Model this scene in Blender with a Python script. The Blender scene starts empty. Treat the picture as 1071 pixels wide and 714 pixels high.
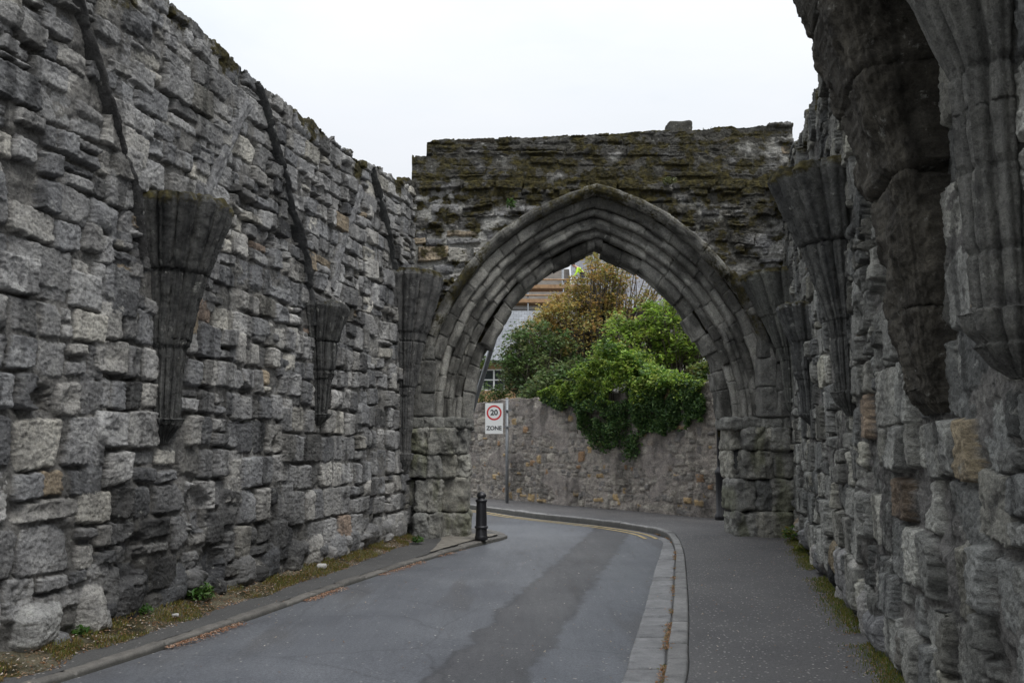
import bpy, math, random
import numpy as np
from mathutils import Vector
random.seed(7); RNG = np.random.default_rng(11)
S = bpy.context.scene; COL = S.collection
PI = math.pi

# ------------------------------------------------------------------ noise
_ang = RNG.random(4096)*2*PI; _GX = np.cos(_ang); _GY = np.sin(_ang); _VAL = RNG.random(4096)*2-1
def _hash(i, j, s):
    h = (i.astype(np.int64)*374761393 + j.astype(np.int64)*668265263 + s*974634777) & 0xffffffff
    h = ((h ^ (h >> 13))*1274126177) & 0xffffffff
    return ((h ^ (h >> 16)) & 4095).astype(np.int64)
def pnoise(x, y, s=0):
    x, y = np.broadcast_arrays(x, y)
    xi = np.floor(x); yi = np.floor(y); fx = x-xi; fy = y-yi
    u = fx*fx*fx*(fx*(fx*6-15)+10); v = fy*fy*fy*(fy*(fy*6-15)+10)
    def g(a, b):
        h = _hash(xi+a, yi+b, s)
        return _GX[h]*(fx-a)+_GY[h]*(fy-b)
    n0 = g(0,0)*(1-u)+g(1,0)*u; n1 = g(0,1)*(1-u)+g(1,1)*u
    return (n0*(1-v)+n1*v)*1.5
def fbm(x, y, o=4, s=0, gain=.5):
    r = 0; a = 1.
    for k in range(o):
        r = r+a*pnoise(x, y, s+k*17); x = x*2.03+5.1; y = y*2.03+1.7; a *= gain
    return r
def vnoise3(p, s=0):
    i = np.floor(p); f = p-i; f = f*f*(3-2*f)
    def g(a, b, c):
        return _VAL[_hash(i[:,0]+a+(i[:,2]+c)*57, i[:,1]+b+(i[:,2]+c)*131, s)]
    r = 0
    for a in (0,1):
        for b in (0,1):
            for c in (0,1):
                w = (f[:,0] if a else 1-f[:,0])*(f[:,1] if b else 1-f[:,1])*(f[:,2] if c else 1-f[:,2])
                r = r+w*g(a,b,c)
    return r
def fbm3(p, o=4, s=0, gain=.55):
    r = 0; a = 1.
    for k in range(o):
        r = r+a*vnoise3(p, s+k*13); p = p*2.07+3.3; a *= gain
    return r
def sstep(a, b, x):
    t = np.clip((x-a)/(b-a), 0, 1); return t*t*(3-2*t)

# ------------------------------------------------------------------ mesh / object helpers
def to_mesh(name, verts, faces, cols=None, moss=None, smooth=True):
    verts = np.asarray(verts, np.float32); faces = np.asarray(faces, np.int32)
    me = bpy.data.meshes.new(name); k = faces.shape[1]
    me.vertices.add(len(verts)); me.vertices.foreach_set('co', verts.ravel())
    me.loops.add(faces.size); me.loops.foreach_set('vertex_index', faces.ravel())
    me.polygons.add(len(faces))
    me.polygons.foreach_set('loop_start', np.arange(0, faces.size, k, dtype=np.int32))
    me.polygons.foreach_set('loop_total', np.full(len(faces), k, np.int32))
    me.polygons.foreach_set('use_smooth', np.full(len(faces), smooth, bool))
    if cols is not None:
        a = me.attributes.new('col', 'FLOAT_COLOR', 'POINT')
        c = np.ones((len(verts), 4), np.float32); c[:, :3] = cols; a.data.foreach_set('color', c.ravel())
    if moss is not None:
        a = me.attributes.new('moss', 'FLOAT', 'POINT'); a.data.foreach_set('value', np.asarray(moss, np.float32).ravel())
    me.update(); return me
def link(name, me, mat, parent=None):
    o = bpy.data.objects.new(name, me); COL.objects.link(o)
    if mat is not None and me is not None and not me.materials: me.materials.append(mat)
    if parent is not None:
        o.parent = parent
        o.matrix_parent_inverse.identity()
        if parent.parent is None: o.location = -parent.location
    return o
def tag(o, label, cat, group=None):
    o['label'] = label; o['category'] = cat
    if group: o['group'] = group
    return o
def thing(name, label, cat, group=None, loc=(0,0,0)):
    o = bpy.data.objects.new(name, None); o.location = loc; COL.objects.link(o); return tag(o, label, cat, group)
def structure(o): o['kind'] = 'structure'; return o
def stuff(o): o['kind'] = 'stuff'; return o
def grid_faces(nv, nu, mask=None):
    i = np.arange(nv*nu).reshape(nv, nu)
    q = np.stack([i[:-1,:-1], i[:-1,1:], i[1:,1:], i[1:,:-1]], -1)
    return q[mask] if mask is not None else q.reshape(-1, 4)
def compact(verts, faces, *attrs):
    used = np.unique(faces); m = np.full(len(verts), -1, np.int64); m[used] = np.arange(len(used))
    return (verts[used], m[faces])+tuple(a[used] for a in attrs)
class Bag:                                  # collects vertex/quad arrays into one mesh
    def __init__(s): s.v=[]; s.f=[]; s.c=[]; s.m=[]; s.n=0
    def add(s, v, f, c=(1,1,1), m=0.):
        v = np.asarray(v, float); s.v.append(v); s.f.append(np.asarray(f)+s.n); s.n += len(v)
        s.c.append(np.broadcast_to(np.asarray(c, float), (len(v), 3))); s.m.append(np.broadcast_to(np.asarray(m, float), (len(v),)))
    def build(s, name, mat, parent=None, smooth=True):
        return link(name, to_mesh(name, np.concatenate(s.v), np.concatenate(s.f), np.concatenate(s.c), np.concatenate(s.m), smooth), mat, parent)
def box(cx, cy, cz, sx, sy, sz, rz=0, taper=1.):
    v = np.array([[x,y,z] for z in (-1,1) for y in (-1,1) for x in (-1,1)], float)*.5
    t = np.where(v[:,2:3] > 0, taper, 1.); v[:,:2] *= t
    v *= (sx,sy,sz); c, s = math.cos(rz), math.sin(rz)
    v = np.stack([v[:,0]*c-v[:,1]*s, v[:,0]*s+v[:,1]*c, v[:,2]], -1)+(cx,cy,cz)
    return v, np.array([[0,2,3,1],[4,5,7,6],[0,1,5,4],[2,6,7,3],[0,4,6,2],[1,3,7,5]])
def tube(pts, rad, seg=8):
    pts = np.asarray(pts, float); rad = np.broadcast_to(np.asarray(rad, float), (len(pts),))
    e = (pts[-1]-pts[-2])*1e-3; pts = np.concatenate([[pts[0]-(pts[1]-pts[0])*1e-3], pts, [pts[-1]+e]]); rad = np.concatenate([[1e-4], rad, [1e-4]]); n = len(pts)
    t = np.gradient(pts, axis=0); t /= np.linalg.norm(t, axis=1)[:,None]+1e-9
    ref = np.where(np.abs(t[:,2:3]) > .9, np.array([[1.,0,0]]), np.array([[0,0,1.]]))
    a = np.cross(t, ref); a /= np.linalg.norm(a, axis=1)[:,None]+1e-9; b = np.cross(t, a)
    th = np.linspace(0, 2*PI, seg, endpoint=False)
    v = pts[:,None]+rad[:,None,None]*(np.cos(th)[None,:,None]*a[:,None]+np.sin(th)[None,:,None]*b[:,None])
    v = v.reshape(-1,3); i = np.arange(n*seg).reshape(n, seg); j = np.roll(i, -1, 1)
    f = np.stack([i[:-1], j[:-1], j[1:], i[1:]], -1).reshape(-1,4)
    return v, f
def lathe(prof, cx, cy, z0=0, seg=28):
    prof = np.asarray(prof, float); th = np.linspace(0, 2*PI, seg, endpoint=False)
    v = np.stack([cx+prof[:,None,0]*np.cos(th), cy+prof[:,None,0]*np.sin(th), z0+np.repeat(prof[:,1:2], seg, 1)], -1).reshape(-1,3)
    i = np.arange(len(prof)*seg).reshape(-1, seg); j = np.roll(i, -1, 1)
    return v, np.stack([i[:-1], j[:-1], j[1:], i[1:]], -1).reshape(-1,4)
_unit = {}
def unit_cube(n):
    if n not in _unit:
        t = np.linspace(-1, 1, n+1); a, b = np.meshgrid(t, t); V = []; F = []
        for ax in range(3):
            for s in (-1, 1):
                p = np.zeros((n+1, n+1, 3)); p[...,ax] = s; p[...,(ax+1)%3] = a*s; p[...,(ax+2)%3] = b
                F.append(grid_faces(n+1, n+1)+len(V)*(n+1)**2); V.append(p.reshape(-1,3))
        V = np.concatenate(V); F = np.concatenate(F)
        u, inv = np.unique(np.round(V*1000).astype(int), axis=0, return_inverse=True)
        _unit[n] = (u/1000., inv.reshape(-1)[F])
    return _unit[n]
def rock(c, size, r=.04, amp=.02, seed=0, n=10, rz=0, freq=4.):
    p, f = unit_cube(n); half = np.asarray(size)/2.; q = p*half
    r = min(r, half.min()*.95); inner = np.clip(q, -(half-r), half-r); d = q-inner
    d /= np.linalg.norm(d, axis=1)[:,None]+1e-9
    w = inner+d*r
    nz = fbm3((w+seed*7.77)*freq, 4, seed%97); w = w+d*(nz*amp)[:,None]
    w[:,:] += (vnoise3((w+seed*3.1)*2.5, 5)*amp*.7)[:,None]*d
    cc, ss = math.cos(rz), math.sin(rz)
    w = np.stack([w[:,0]*cc-w[:,1]*ss, w[:,0]*ss+w[:,1]*cc, w[:,2]], -1)+np.asarray(c)
    return w, f
def smooth_poly(pts, n=200):
    P = np.asarray(pts, float); P = np.vstack([2*P[0]-P[1], P, 2*P[-1]-P[-2]]); out = []
    m = len(P)-3; k = max(2, n//m)
    for i in range(m):
        t = np.linspace(0, 1, k, endpoint=False)[:,None]; a,b,c,d = P[i:i+4]
        out.append(.5*((2*b)+(c-a)*t+(2*a-5*b+4*c-d)*t*t+(3*b-a-3*c+d)*t**3))
    out.append(P[-2][None]); return np.concatenate(out)

# ------------------------------------------------------------------ materials
def new_mat(name):
    m = bpy.data.materials.new(name); m.use_nodes = True; nt = m.node_tree
    b = nt.nodes['Principled BSDF']; return m, nt, b
def nd(nt, t, **kw):
    n = nt.nodes.new(t)
    for k, v in kw.items():
        if k in n.inputs: n.inputs[k].default_value = v
        else: setattr(n, k, v)
    return n
def L(nt, a, b): nt.links.new(a, b)
def ramp(nt, src, stops):
    r = nd(nt, 'ShaderNodeValToRGB'); e = r.color_ramp.elements
    while len(e) < len(stops): e.new(.5)
    for el, (p, c) in zip(e, stops): el.position = p; el.color = (*c, 1) if len(c) == 3 else c
    L(nt, src, r.inputs[0]); return r.outputs[0]
def mixc(nt, a, b, fac, mode='MIX'):
    m = nd(nt, 'ShaderNodeMix', data_type='RGBA', blend_type=mode)
    for s, x in ((6, a), (7, b), (0, fac)):
        if hasattr(x, 'is_linked'): L(nt, x, m.inputs[s])
        elif s == 0: m.inputs[0].default_value = x
        else: m.inputs[s].default_value = (*x, 1)
    return m.outputs[2]
def tex(nt, co, scale, detail=4, rough=.6, dist=0.):
    n = nd(nt, 'ShaderNodeTexNoise', Scale=scale, Detail=detail, Roughness=rough, Distortion=dist); L(nt, co, n.inputs['Vector']); return n.outputs['Fac']
def bump(nt, bsdf, hs, strength=.5, dist=.01):
    prev = None
    for h, s, d in hs:
        bp = nd(nt, 'ShaderNodeBump', Strength=s, Distance=d); L(nt, h, bp.inputs['Height'])
        if prev is not None: L(nt, prev, bp.inputs['Normal'])
        prev = bp.outputs[0]
    L(nt, prev, bsdf.inputs['Normal'])
def mapping(nt, co, scale=(1,1,1), rot=(0,0,0)):
    m = nd(nt, 'ShaderNodeMapping'); m.inputs['Scale'].default_value = scale; m.inputs['Rotation'].default_value = rot
    L(nt, co, m.inputs[0]); return m.outputs[0]

def stone_mat(name='weathered_stone', gain=1., tint=(1,1,1)):
    gain = gain*1.14; m, nt, b = new_mat(name); co = nd(nt, 'ShaderNodeTexCoord').outputs['Object']
    at = nd(nt, 'ShaderNodeAttribute', attribute_name='col').outputs['Color']
    ms = nd(nt, 'ShaderNodeAttribute', attribute_name='moss').outputs['Fac']
    c = mixc(nt, at, tuple(gain*t for t in tint), 1., 'MULTIPLY')
    n1 = tex(nt, co, 5.5, 7, .68); n2 = tex(nt, co, 38, 6, .7); n3 = tex(nt, co, 150, 3, .6)
    c = mixc(nt, c, ramp(nt, n1, [(.30,(.62,.62,.63)), (.5,(1,1,1)), (.72,(1.34,1.33,1.29))]), 1., 'MULTIPLY')
    c = mixc(nt, c, ramp(nt, n2, [(.34,(.62,.62,.62)), (.5,(1,1,1)), (.66,(1.28,1.28,1.27))]), 1., 'MULTIPLY')
    c = mixc(nt, c, ramp(nt, n3, [(.34,(.72,.72,.72)), (.6,(1.15,1.15,1.15))]), .8, 'MULTIPLY')
    lich = tex(nt, co, 9.5, 6, .75, .4)                              # pale lichen blotches
    c = mixc(nt, c, (.42,.42,.38), ramp(nt, lich, [(.605,(0,0,0)), (.69,(.62,.62,.62))]))
    blk = tex(nt, co, 2.6, 6, .72, .5)                               # black crust
    c = mixc(nt, c, (.035,.034,.034), ramp(nt, blk, [(.57,(0,0,0)), (.70,(.75,.75,.75))]))
    mn = tex(nt, co, 16, 6, .7)
    ma = nd(nt, 'ShaderNodeMath', operation='ADD'); L(nt, ms, ma.inputs[0]); L(nt, mn, ma.inputs[1])
    mf = ramp(nt, ma.outputs[0], [(.78,(0,0,0)), (1.02,(1,1,1))])
    mc = ramp(nt, tex(nt, co, 11, 4, .6), [(.32,(.020,.020,.010)), (.5,(.044,.037,.015)), (.66,(.080,.068,.021)), (.8,(.058,.036,.017))])
    c = mixc(nt, c, mc, mf); L(nt, c, b.inputs['Base Color'])
    b.inputs['Roughness'].default_value = .92; b.inputs['Specular IOR Level'].default_value = .25
    bump(nt, b, [(n1, .5, .025), (n2, 1., .026), (n3, .9, .008)])
    return m
STONE = stone_mat(tint=(.985,1.,1.035))

def simple_mat(name, col, rough=.6, metal=0., noise=None, spec=.5, bmp=None):
    m, nt, b = new_mat(name); co = nd(nt, 'ShaderNodeTexCoord').outputs['Object']
    b.inputs['Roughness'].default_value = rough; b.inputs['Metallic'].default_value = metal; b.inputs['Specular IOR Level'].default_value = spec
    if noise:
        sc, lo, hi = noise; n = tex(nt, co, sc, 5, .65)
        L(nt, mixc(nt, col, ramp(nt, n, [(.3,(lo,)*3), (.7,(hi,)*3)]), 1., 'MULTIPLY'), b.inputs['Base Color'])
        if bmp: bump(nt, b, [(n, bmp, .01)])
    else: b.inputs['Base Color'].default_value = (*col, 1)
    return m
def leaf_mat(name, rough=.5, trans=.35):
    m, nt, b = new_mat(name)
    at = nd(nt, 'ShaderNodeAttribute', attribute_name='col').outputs['Color']
    L(nt, at, b.inputs['Base Color']); b.inputs['Roughness'].default_value = rough; b.inputs['Specular IOR Level'].default_value = .35
    t = nd(nt, 'ShaderNodeBsdfTranslucent'); L(nt, at, t.inputs[0])
    mx = nd(nt, 'ShaderNodeMixShader', Fac=trans); L(nt, b.outputs[0], mx.inputs[1]); L(nt, t.outputs[0], mx.inputs[2])
    L(nt, mx.outputs[0], nt.nodes['Material Output'].inputs[0]); return m
LEAF = leaf_mat('leaf', .48, .42); BARK = simple_mat('bark', (.085,.07,.055), .9, noise=(18,.6,1.3), bmp=.6)
BLACK = simple_mat('black_paint', (.012,.012,.014), .38, noise=(30,.7,1.4)); GALV = simple_mat('galvanised_steel', (.22,.23,.24), .55, .6, noise=(20,.8,1.15))
WHITE = simple_mat('white_paint', (.60,.61,.60), .5); RED = simple_mat('red_print', (.45,.025,.03), .5); INK = simple_mat('black_print', (.015,.015,.017), .5)

def nd_noise(nt, co, sc):
    n = nd(nt, 'ShaderNodeTexNoise', Scale=sc, Detail=4); L(nt, co, n.inputs['Vector']); return n.outputs['Color']
def asphalt(name, base, patchy=.35, streak=True, chips=.25, rough=.62):
    m, nt, b = new_mat(name); co = nd(nt, 'ShaderNodeTexCoord').outputs['Object']
    g = tex(nt, co, 160, 3, .7); g2 = tex(nt, co, 45, 4, .7); big = tex(nt, co, .8, 6, .6)
    c = mixc(nt, base, ramp(nt, g, [(.3,(.55,.55,.55)), (.7,(1.5,1.5,1.48))]), 1., 'MULTIPLY')
    c = mixc(nt, c, ramp(nt, g2, [(.3,(.75,.75,.75)), (.7,(1.25,1.25,1.25))]), .8, 'MULTIPLY')
    c = mixc(nt, c, ramp(nt, big, [(.3,(.78,.78,.8)), (.7,(1.2,1.19,1.17))]), 1., 'MULTIPLY')
    g4 = tex(nt, co, 62, 3, .75); c = mixc(nt, c, ramp(nt, g4, [(.32,(.62,.62,.62)), (.5,(1,1,1)), (.68,(1.42,1.42,1.4))]), 1., 'MULTIPLY')
    rf = None
    if streak:                                                         # worn wheel tracks and a relaid strip along the road
        st = tex(nt, mapping(nt, co, (1.2,.16,1), (0,0,math.radians(14.5))), 1.0, 5, .6, .1)
        c = mixc(nt, c, ramp(nt, st, [(.36,(.80,.77,.74)), (.43,(.96,.96,.96)), (.56,(1.02,1.02,1.03)), (.66,(1.07,1.075,1.09))]), 1., 'MULTIPLY')
        sx = nd(nt, 'ShaderNodeSeparateXYZ'); L(nt, co, sx.inputs[0])          # old coarse strip left between two relaid halves
        m1 = nd(nt, 'ShaderNodeMath', operation='MULTIPLY_ADD'); L(nt, sx.outputs[1], m1.inputs[0]); m1.inputs[1].default_value = -.193; L(nt, sx.outputs[0], m1.inputs[2])
        en = tex(nt, co, 2.2, 6, .7); m2 = nd(nt, 'ShaderNodeMath', operation='MULTIPLY_ADD'); L(nt, en, m2.inputs[0]); m2.inputs[1].default_value = .5; L(nt, m1.outputs[0], m2.inputs[2])
        m3 = nd(nt, 'ShaderNodeMapRange'); m3.inputs[1].default_value = -4.2; m3.inputs[2].default_value = 0.; L(nt, m2.outputs[0], m3.inputs[0])
        band = ramp(nt, m3.outputs[0], [(.0,(.82,.80,.78)), (.09,(1.,1.,1.)), (.30,(1.06,1.065,1.075)), (.585,(1.02,1.02,1.03)), (.60,(.52,.50,.49)), (.615,(.74,.70,.67)), (.755,(.72,.685,.66)), (.768,(.55,.53,.52)), (.785,(1.06,1.07,1.09)), (.92,(1.05,1.06,1.08)), (.975,(.86,.85,.84))])
        c = mixc(nt, c, band, 1., 'MULTIPLY')
        vc = nd(nt, 'ShaderNodeTexVoronoi', Scale=.55, feature='DISTANCE_TO_EDGE'); L(nt, mixc(nt, co, nd_noise(nt, co, 3.), .10), vc.inputs['Vector'])
        ck = ramp(nt, vc.outputs['Distance'], [(.0,(.55,.55,.55)), (.006,(1,1,1))]); c = mixc(nt, c, ck, .6, 'MULTIPLY')
        rf = ramp(nt, st, [(.40,(.66,)*3), (.58,(rough,)*3)])
    vo = nd(nt, 'ShaderNodeTexVoronoi', Scale=26.); L(nt, co, vo.inputs['Vector'])
    vm = nd(nt, 'ShaderNodeMath', operation='LESS_THAN'); L(nt, vo.outputs['Distance'], vm.inputs[0]); vm.inputs[1].default_value = .24
    vs = nd(nt, 'ShaderNodeSeparateColor'); L(nt, vo.outputs['Color'], vs.inputs[0])
    vk = nd(nt, 'ShaderNodeMath', operation='LESS_THAN'); L(nt, vs.outputs[0], vk.inputs[0]); vk.inputs[1].default_value = chips
    vv = nd(nt, 'ShaderNodeMath', operation='MULTIPLY'); L(nt, vm.outputs[0], vv.inputs[0]); L(nt, vk.outputs[0], vv.inputs[1])
    c = mixc(nt, c, (.30,.29,.27), vv.outputs[0]); L(nt, c, b.inputs['Base Color'])
    b.inputs['Roughness'].default_value = rough
    if rf is not None: L(nt, rf, b.inputs['Roughness'])
    bump(nt, b, [(big, .25, .03), (g2, .5, .006), (g, .6, .003)]); return m

# ------------------------------------------------------------------ stone wall height fields
class St:                                   # one stone laid in a wall face
    __slots__ = ('x','y','w','h','rot','p','e','r','tx','ty','kind','col')
PAL = [((.275,.267,.252),5), ((.245,.238,.226),4), ((.205,.202,.196),3), ((.31,.298,.276),4), ((.345,.328,.295),2.4), ((.37,.348,.30),1.2), ((.15,.148,.145),1.5), ((.31,.25,.175),.20), ((.25,.19,.145),.10)]
PALW = np.array([w for _, w in PAL]); PALW = PALW/PALW.sum(); PALC = np.array([c for c, _ in PAL])
def stone(rng, x, y, w, h, p=0., e=.045, r=.04, rot=0., kind=0, col=None, tilt=.055):
    s = St(); s.x, s.y, s.w, s.h, s.rot, s.p, s.e, s.r, s.kind = x, y, w, h, rot, p, e, r, kind
    s.tx, s.ty = rng.normal(0, tilt), rng.normal(0, tilt)
    s.col = PALC[rng.choice(len(PALC), p=PALW)]*rng.uniform(.68, 1.30)*(.42 if rng.random() < .07 else 1.) if col is None else np.array(col); return s
def lay_courses(rng, u0, u1, v0, v1, hfun, wfun, gap=.012, relief=.03, rubble=0., kindp=(.72,.16,.12), filt=None):
    out = []; v = v0
    while v < v1:
        h = hfun(v); u = u0-rng.uniform(0, .4)
        while u < u1:
            w = h*wfun(v)*rng.uniform(.75, 1.3)
            hh = h; subs = [(u, v, w, h)]
            q = rng.random()
            if q < .13+rubble*.35 and h > .2:
                a = rng.uniform(.35, .65); subs = [(u, v, w, h*a), (u, v+h*a, w, h*(1-a))]
                if rng.random() < .5: b_ = rng.uniform(.35,.65); subs[1:] = [(u, v+h*a, w*b_, h*(1-a)), (u+w*b_, v+h*a, w*(1-b_), h*(1-a))]
            for (a, b_, c, d) in subs:
                if filt is None or filt(a+c/2, b_+d/2):
                    j = .008+.02*rubble
                    out.append(stone(rng, a+c/2+rng.normal(0,j), b_+d/2+rng.normal(0,j), c-gap*rng.uniform(.4,1.8), d-gap*rng.uniform(.4,1.8),
                        p=rng.normal(0, relief), e=rng.uniform(.010,.030), r=min(c,d)*rng.uniform(.04,.17), rot=rng.normal(0, .012+.05*rubble), kind=rng.choice(3, p=kindp)))
            u += w
        v += h
    return out
def lay_bays(rng, u0, u1, v0, v1, hfun, wfun, bay=(1.3,2.6), **kw):
    out = []; u = u0
    while u < u1:
        w = rng.uniform(*bay); part = lay_courses(rng, u, min(u+w, u1), v0+rng.uniform(-.2,.05), v1, hfun, wfun, **kw)
        out += [s for s in part if s.x < u+w+.15 and s.x > u-.2]; u += w
    return out
def splat(U, V, stones, seed=0, deep=-.085, warp=1., fill=.75, holes=()):
    Ug, Vg = np.meshgrid(U, V)
    Wu = .022*warp*fbm(Ug*2.2, Vg*2.2, 3, seed+1)+.010*warp*fbm(Ug*12, Vg*12, 4, seed+2)+.008*warp*fbm(Ug*34, Vg*34, 2, seed+3)
    Wv = .022*warp*fbm(Ug*1.6, Vg*2.2, 3, seed+5)+.010*warp*fbm(Ug*12, Vg*12, 4, seed+6)+.008*warp*fbm(Ug*34, Vg*34, 2, seed+7)
    jf = sstep(-.25, .35, fbm(Ug*1.5, Vg*1.7, 3, seed+11)); H = deep*(1-fill*jf)+.016*fbm(Ug*8, Vg*8, 4, seed+9, .6); ID = np.full(H.shape, -1, np.int32)
    rng = np.random.default_rng(seed+99)
    for k, s in enumerate(stones):
        R = .5*math.hypot(s.w, s.h)*1.02+.09
        i0, i1 = np.searchsorted(U, [s.x-min(R, s.w/2+.14), s.x+min(R, s.w/2+.14)]); j0, j1 = np.searchsorted(V, [s.y-min(R, s.h/2+.14), s.y+min(R, s.h/2+.14)])
        if i1-i0 < 2 or j1-j0 < 2: continue
        x = Ug[j0:j1,i0:i1]-s.x+Wu[j0:j1,i0:i1]; y = Vg[j0:j1,i0:i1]-s.y+Wv[j0:j1,i0:i1]
        c, sn = math.cos(s.rot), math.sin(s.rot); x, y = x*c+y*sn, y*c-x*sn
        ax, ay = rng.uniform(-.09,.09,2); x = x+ax*y; y = y+ay*x*.5                        # skewed outline
        qx = np.abs(x)-(s.w/2-s.r); qy = np.abs(y)-(s.h/2-s.r)
        sd = np.hypot(np.maximum(qx,0), np.maximum(qy,0))+np.minimum(np.maximum(qx,qy),0)-s.r
        inside = sd < 0
        if not inside.any(): continue
        o1, o2 = rng.uniform(0, 500, 2)
        e = np.clip(-sd/(s.e if s.kind != 1 else min(s.w,s.h)*.42), 0, 1); prof = np.sqrt(np.maximum(1-(1-e)**2, 0)) if s.kind == 1 else 1-(1-e)**2.6
        n = fbm(x*5+o1, y*5+o2, 5, seed+20, .55); bed = pnoise(x*3+o2, y*26+o1, seed+40)+.5*pnoise(x*7+o2, y*55+o1, seed+41)
        top = s.p+s.tx*x+s.ty*y+.009*n+.009*(1-2*np.abs(fbm(x*9+o2, y*11+o1, 4, seed+24, .6)))+.0035*bed*rng.uniform(0,1.5)
        for _ in range(rng.integers(0, 4)):                                              # broken facets
            a = rng.uniform(0, 2*PI); g = rng.uniform(.25, 1.3); d0 = rng.uniform(.45,1.05)*.5*math.hypot(s.w*math.cos(a), s.h*math.sin(a))
            top = np.minimum(top, s.p+.022-g*(x*math.cos(a)+y*math.sin(a)-d0)+.012*n)
        if s.kind == 2: top = top-.05*np.clip(1.1-2*np.hypot(x/s.w, y/s.h)*1.2+.7*n, 0, 1.2)    # hollowed by weather
        if s.kind == 3: top = top-.09                                                    # lost face
        h = deep+(top-deep)*prof
        Hs = H[j0:j1,i0:i1]; Is = ID[j0:j1,i0:i1]; m = inside & (h > Hs); Hs[m] = h[m]; Is[m] = k
    for (hu, hv, hw, hh, hd) in holes:                                                   # places where stone has fallen out
        q = np.hypot((Ug-hu+Wu*2.5)/hw, (Vg-hv+Wv*2.5)/hh)+.25*fbm(Ug*6, Vg*6, 3, seed+61); k_ = sstep(1.05, .6, q); H = H*(1-k_)+(-hd+.03*fbm(Ug*9, Vg*9, 3, seed+62))*k_
    H += .0055*fbm(Ug*26, Vg*26, 3, seed+70, .6)
    return H, ID, Ug, Vg
def colour_field(H, ID, stones, Ug, Vg, seed, mortar=(.25,.24,.22)):
    tab = np.array([s.col for s in stones]+[mortar]); C = tab[ID].copy()
    n = fbm(Ug*2.5, Vg*2.5, 4, seed+80)
    C *= (1+.16*n)[...,None]
    return C
def sheet_wall(U, V, H, T, top, P0, tang, norm, mask_uv=None, leanback=None):
    """front face, top and back of a wall as one sheet: v runs up the face, over the top, down the back"""
    tp = top[None,:]; v = V[:,None]
    d = np.clip(v-tp, 0, T); dn = np.clip(v-tp-T, 0, tp); z = np.minimum(v, tp)-dn
    a = PI/2*(sstep(-.07, .07, v-tp)+sstep(-.1, .1, v-tp-T)); ca, sa = np.cos(a), np.sin(a)
    off = H*ca-d
    if leanback is not None: off = off+leanback(U[None,:], z)
    X = P0[0]+tang[0]*U[None,:]+norm[0]*off; Y = P0[1]+tang[1]*U[None,:]+norm[1]*off; Z = z+H*sa
    Z = np.where(z <= .001, np.minimum(Z, -.05), Z)
    return np.stack([X, Y, Z], -1)

# ================================================================== LEFT AND RIGHT RUINED WALLS
class Frame:                                # a wall's base line: X = a + b*Y; u is measured as Y
    def __init__(s, a, b, side):
        s.a, s.b = a, b; l = math.hypot(1, b); s.k = l
        s.n = np.array([1/l, -b/l])*side    # towards the road
        s.t = np.array([b, 1.])
    def at(s, u, z=0., out=0.): return np.array([s.a+s.b*u+s.n[0]*out, u+s.n[1]*out, z])
LW = Frame(-5.31, .212, 1); RW = Frame(1.19, .2335, -1)

def graded(u0, u1, f):
    out = [u0]
    while out[-1] < u1: out.append(out[-1]+f(out[-1]))
    return np.array(out)

def build_side_wall(F, name, label, u0, u1, du, dv, seed, stones, topf, moss_gain, soot, holes=()):
    U = graded(u0, u1, du); top = topf(U); mt = top.max()
    V = np.concatenate([np.arange(-.06, mt+.05, dv), np.arange(mt+.06, mt+1.2, .03), np.arange(mt+1.25, mt*2+1.4, .3)])
    H, ID, Ug, Vg = splat(U, V, stones, seed, deep=-.10, holes=holes, fill=.62); H = H*(.74 if F is LW else .80)
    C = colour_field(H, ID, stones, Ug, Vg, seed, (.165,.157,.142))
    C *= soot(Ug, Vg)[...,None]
    dt = Vg-top[None,:]
    H = np.where(dt > .95, H*0, H)
    H = H*np.where(dt > -.1, .8, 1)
    nn = fbm(Ug*1.7, Vg*1.7, 4, seed+60)
    M = moss_gain*np.clip(.42*sstep(-.35, .08, dt+.25*nn)+.22*sstep(.1, .6, nn)*sstep(3.2, 5.8, Vg), 0, 1)
    pos = sheet_wall(U, V, H, .95, top, (F.a, 0.), F.t, F.n)
    root = thing(name, label, 'ruined wall')
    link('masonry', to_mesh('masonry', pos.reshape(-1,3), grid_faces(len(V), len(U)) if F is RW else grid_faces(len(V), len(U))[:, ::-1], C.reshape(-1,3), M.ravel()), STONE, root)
    return root

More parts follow.
